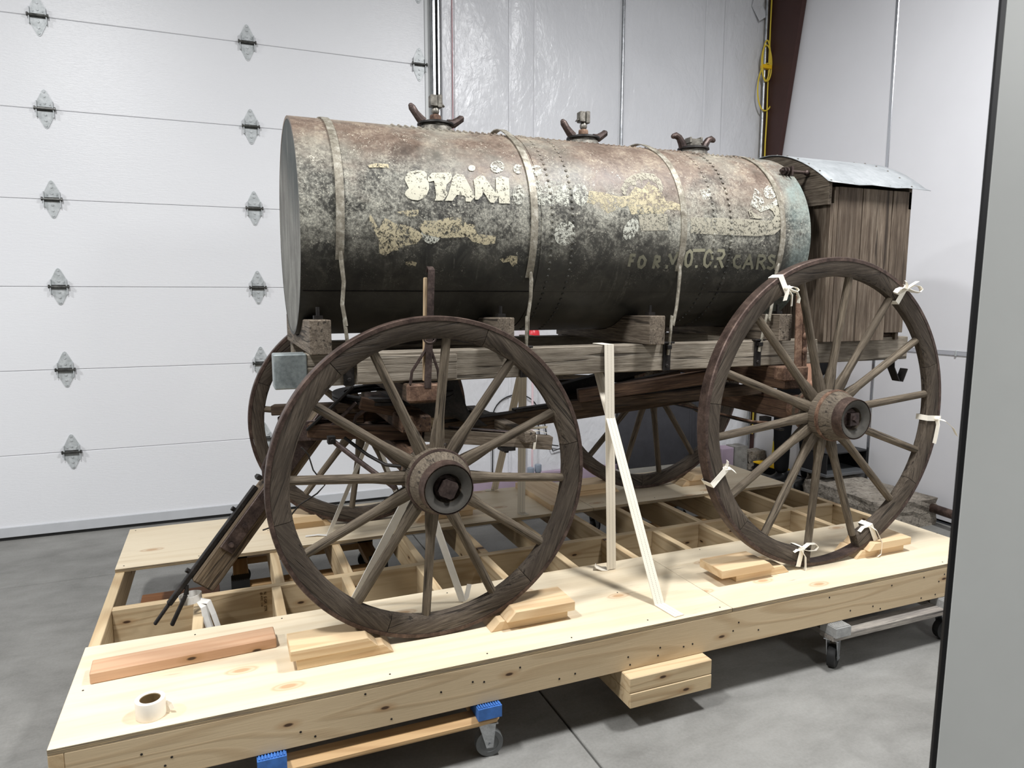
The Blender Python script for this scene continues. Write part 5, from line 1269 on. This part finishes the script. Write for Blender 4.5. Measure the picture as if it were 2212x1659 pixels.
def skinned(name, joints, edges, mat, parent, root=0, sub=2):
    me = bpy.data.meshes.new(name); me.from_pydata([j[0] for j in joints], edges, []); me.update()
    o = link(name, me, parent)
    md = o.modifiers.new('skin', 'SKIN'); md.use_smooth_shade = True
    lay = me.skin_vertices[0].data if me.skin_vertices else None
    if lay is None:
        bm = bmesh.new(); bm.from_mesh(me); bm.verts.layers.skin.verify(); bm.to_mesh(me); bm.free(); lay = me.skin_vertices[0].data
    for i, j in enumerate(joints):
        r = j[1]; lay[i].radius = r if isinstance(r, tuple) else (r, r); lay[i].use_root = (i == root)
    s = o.modifiers.new('subsurf', 'SUBSURF'); s.levels = sub; s.render_levels = sub
    me.materials.append(mat)
    return o
# the person stands behind the rear wheel; wagon and box hide all but the trouser legs and boots
pe = thing('person', (4.85, 2.29, 0), 'person in black trousers standing behind the near rear wheel, mostly hidden by the wagon', 'person')
ox, oy = 4.85, 2.29
def Pn(x, y, z): return (ox-0.97*y+0.24*x, oy-0.24*y-0.97*x, z)        # x to the figure's left, y forward
FWD = Vector((-0.97, -0.24, 0))
J = [(Pn(0, 0, 0.94), (0.15, 0.11)), (Pn(0, 0, 1.12), (0.145, 0.10)), (Pn(0, 0.01, 1.32), (0.165, 0.115)), (Pn(0, 0, 1.42), (0.12, 0.09)), (Pn(0, 0.005, 1.49), 0.055), (Pn(0, 0.02, 1.58), (0.075, 0.085)), (Pn(0, 0.02, 1.68), (0.078, 0.095)), (Pn(0, 0.01, 1.735), (0.055, 0.065)),
     (Pn(0.10, 0, 0.86), 0.085), (Pn(0.11, 0.01, 0.48), 0.058), (Pn(0.12, -0.01, 0.10), 0.04), (Pn(-0.10, 0, 0.86), 0.085), (Pn(-0.11, 0.02, 0.48), 0.058), (Pn(-0.12, 0, 0.10), 0.04),
     (Pn(0.19, 0, 1.39), 0.055), (Pn(0.24, 0.0, 1.12), 0.042), (Pn(0.23, 0.14, 0.94), 0.033), (Pn(-0.19, 0, 1.39), 0.055), (Pn(-0.24, 0, 1.12), 0.042), (Pn(-0.23, 0.14, 0.94), 0.033),
     (Pn(0.225, 0.20, 0.885), (0.038, 0.02)), (Pn(-0.225, 0.20, 0.885), (0.038, 0.02)), (Pn(0, 0.10, 1.60), 0.018)]
E_ = [(0,1),(1,2),(2,3),(3,4),(4,5),(5,6),(6,7),(0,8),(8,9),(9,10),(0,11),(11,12),(12,13),(3,14),(14,15),(15,16),(3,17),(17,18),(18,19),(16,20),(19,21)]
body = skinned('body', J[:22], E_, SKIN, pe)
for s in (1, -1):
    for k in range(4):
        b0 = Vector(Pn(s*(0.205+0.018*k), 0.222, 0.872)); L_ = (0.075, 0.085, 0.080, 0.062)[k]
        MB().tube([b0, b0+(FWD*0.45+Vector((0, 0, -0.75)))*L_*0.5, b0+(FWD*0.2+Vector((0, 0, -0.95)))*L_], [0.010, 0.009, 0.007], 8).obj('finger', SKIN, pe)
    b0 = Vector(Pn(s*0.195, 0.19, 0.895)); MB().tube([b0, b0+FWD*0.03+Vector((0, 0, -0.025)), b0+FWD*0.04+Vector((0, 0, -0.055))], [0.011, 0.010, 0.008], 8).obj('thumb', SKIN, pe)
    MB().ball(Pn(s*0.03, 0.107, 1.655), 0.011, 10, 8).obj('eye', WHITEW, pe)
    MB().ball(Pn(s*0.085, 0.02, 1.64), (0.012, 0.016, 0.028), 8, 6).obj('ear', SKIN, pe)
MB().ball(Pn(0, 0.118, 1.625), (0.014, 0.016, 0.022), 8, 6).obj('nose', SKIN, pe)
MB().ball(Pn(0, 0.105, 1.585), (0.024, 0.012, 0.007), 8, 6).obj('mouth', m_plain('lips', S(170, 100, 92), 0.5), pe)
MB().ball(Pn(0, -0.005, 1.70), (0.092, 0.098, 0.085), 16, 10).obj('hair', HAIR, pe)
skinned('trousers', [(Pn(0, 0, 0.98), (0.158, 0.118)), (Pn(0, 0, 0.90), (0.16, 0.12)), (Pn(0.10, 0, 0.80), 0.10), (Pn(0.11, 0.015, 0.50), 0.078), (Pn(0.118, -0.01, 0.26), 0.066), (Pn(0.12, -0.01, 0.09), 0.062),
                     (Pn(-0.10, 0, 0.80), 0.10), (Pn(-0.11, 0.025, 0.50), 0.078), (Pn(-0.118, 0, 0.26), 0.066), (Pn(-0.12, 0, 0.09), 0.062)],
        [(0,1),(1,2),(2,3),(3,4),(4,5),(1,6),(6,7),(7,8),(8,9)], CLOTHB, pe)
skinned('top', [(Pn(0, 0, 0.96), (0.16, 0.12)), (Pn(0, 0, 1.12), (0.158, 0.112)), (Pn(0, 0.01, 1.32), (0.178, 0.128)), (Pn(0, 0, 1.43), (0.13, 0.10)), (Pn(0.195, 0, 1.39), 0.066), (Pn(0.245, 0, 1.12), 0.054), (Pn(0.235, 0.12, 0.965), 0.046), (Pn(-0.195, 0, 1.39), 0.066), (Pn(-0.245, 0, 1.12), 0.054), (Pn(-0.235, 0.12, 0.965), 0.046)],
        [(0,1),(1,2),(2,3),(3,4),(4,5),(5,6),(3,7),(7,8),(8,9)], CLOTHB, pe)
for s in (1, -1):
    skinned('boot', [(Pn(s*0.12, -0.02, 0.14), 0.064), (Pn(s*0.12, -0.03, 0.062), (0.06, 0.06)), (Pn(s*0.12, 0.07, 0.052), (0.055, 0.050)), (Pn(s*0.122, 0.16, 0.044), (0.05, 0.042))], [(0,1),(1,2),(2,3)], BLACKP, pe)
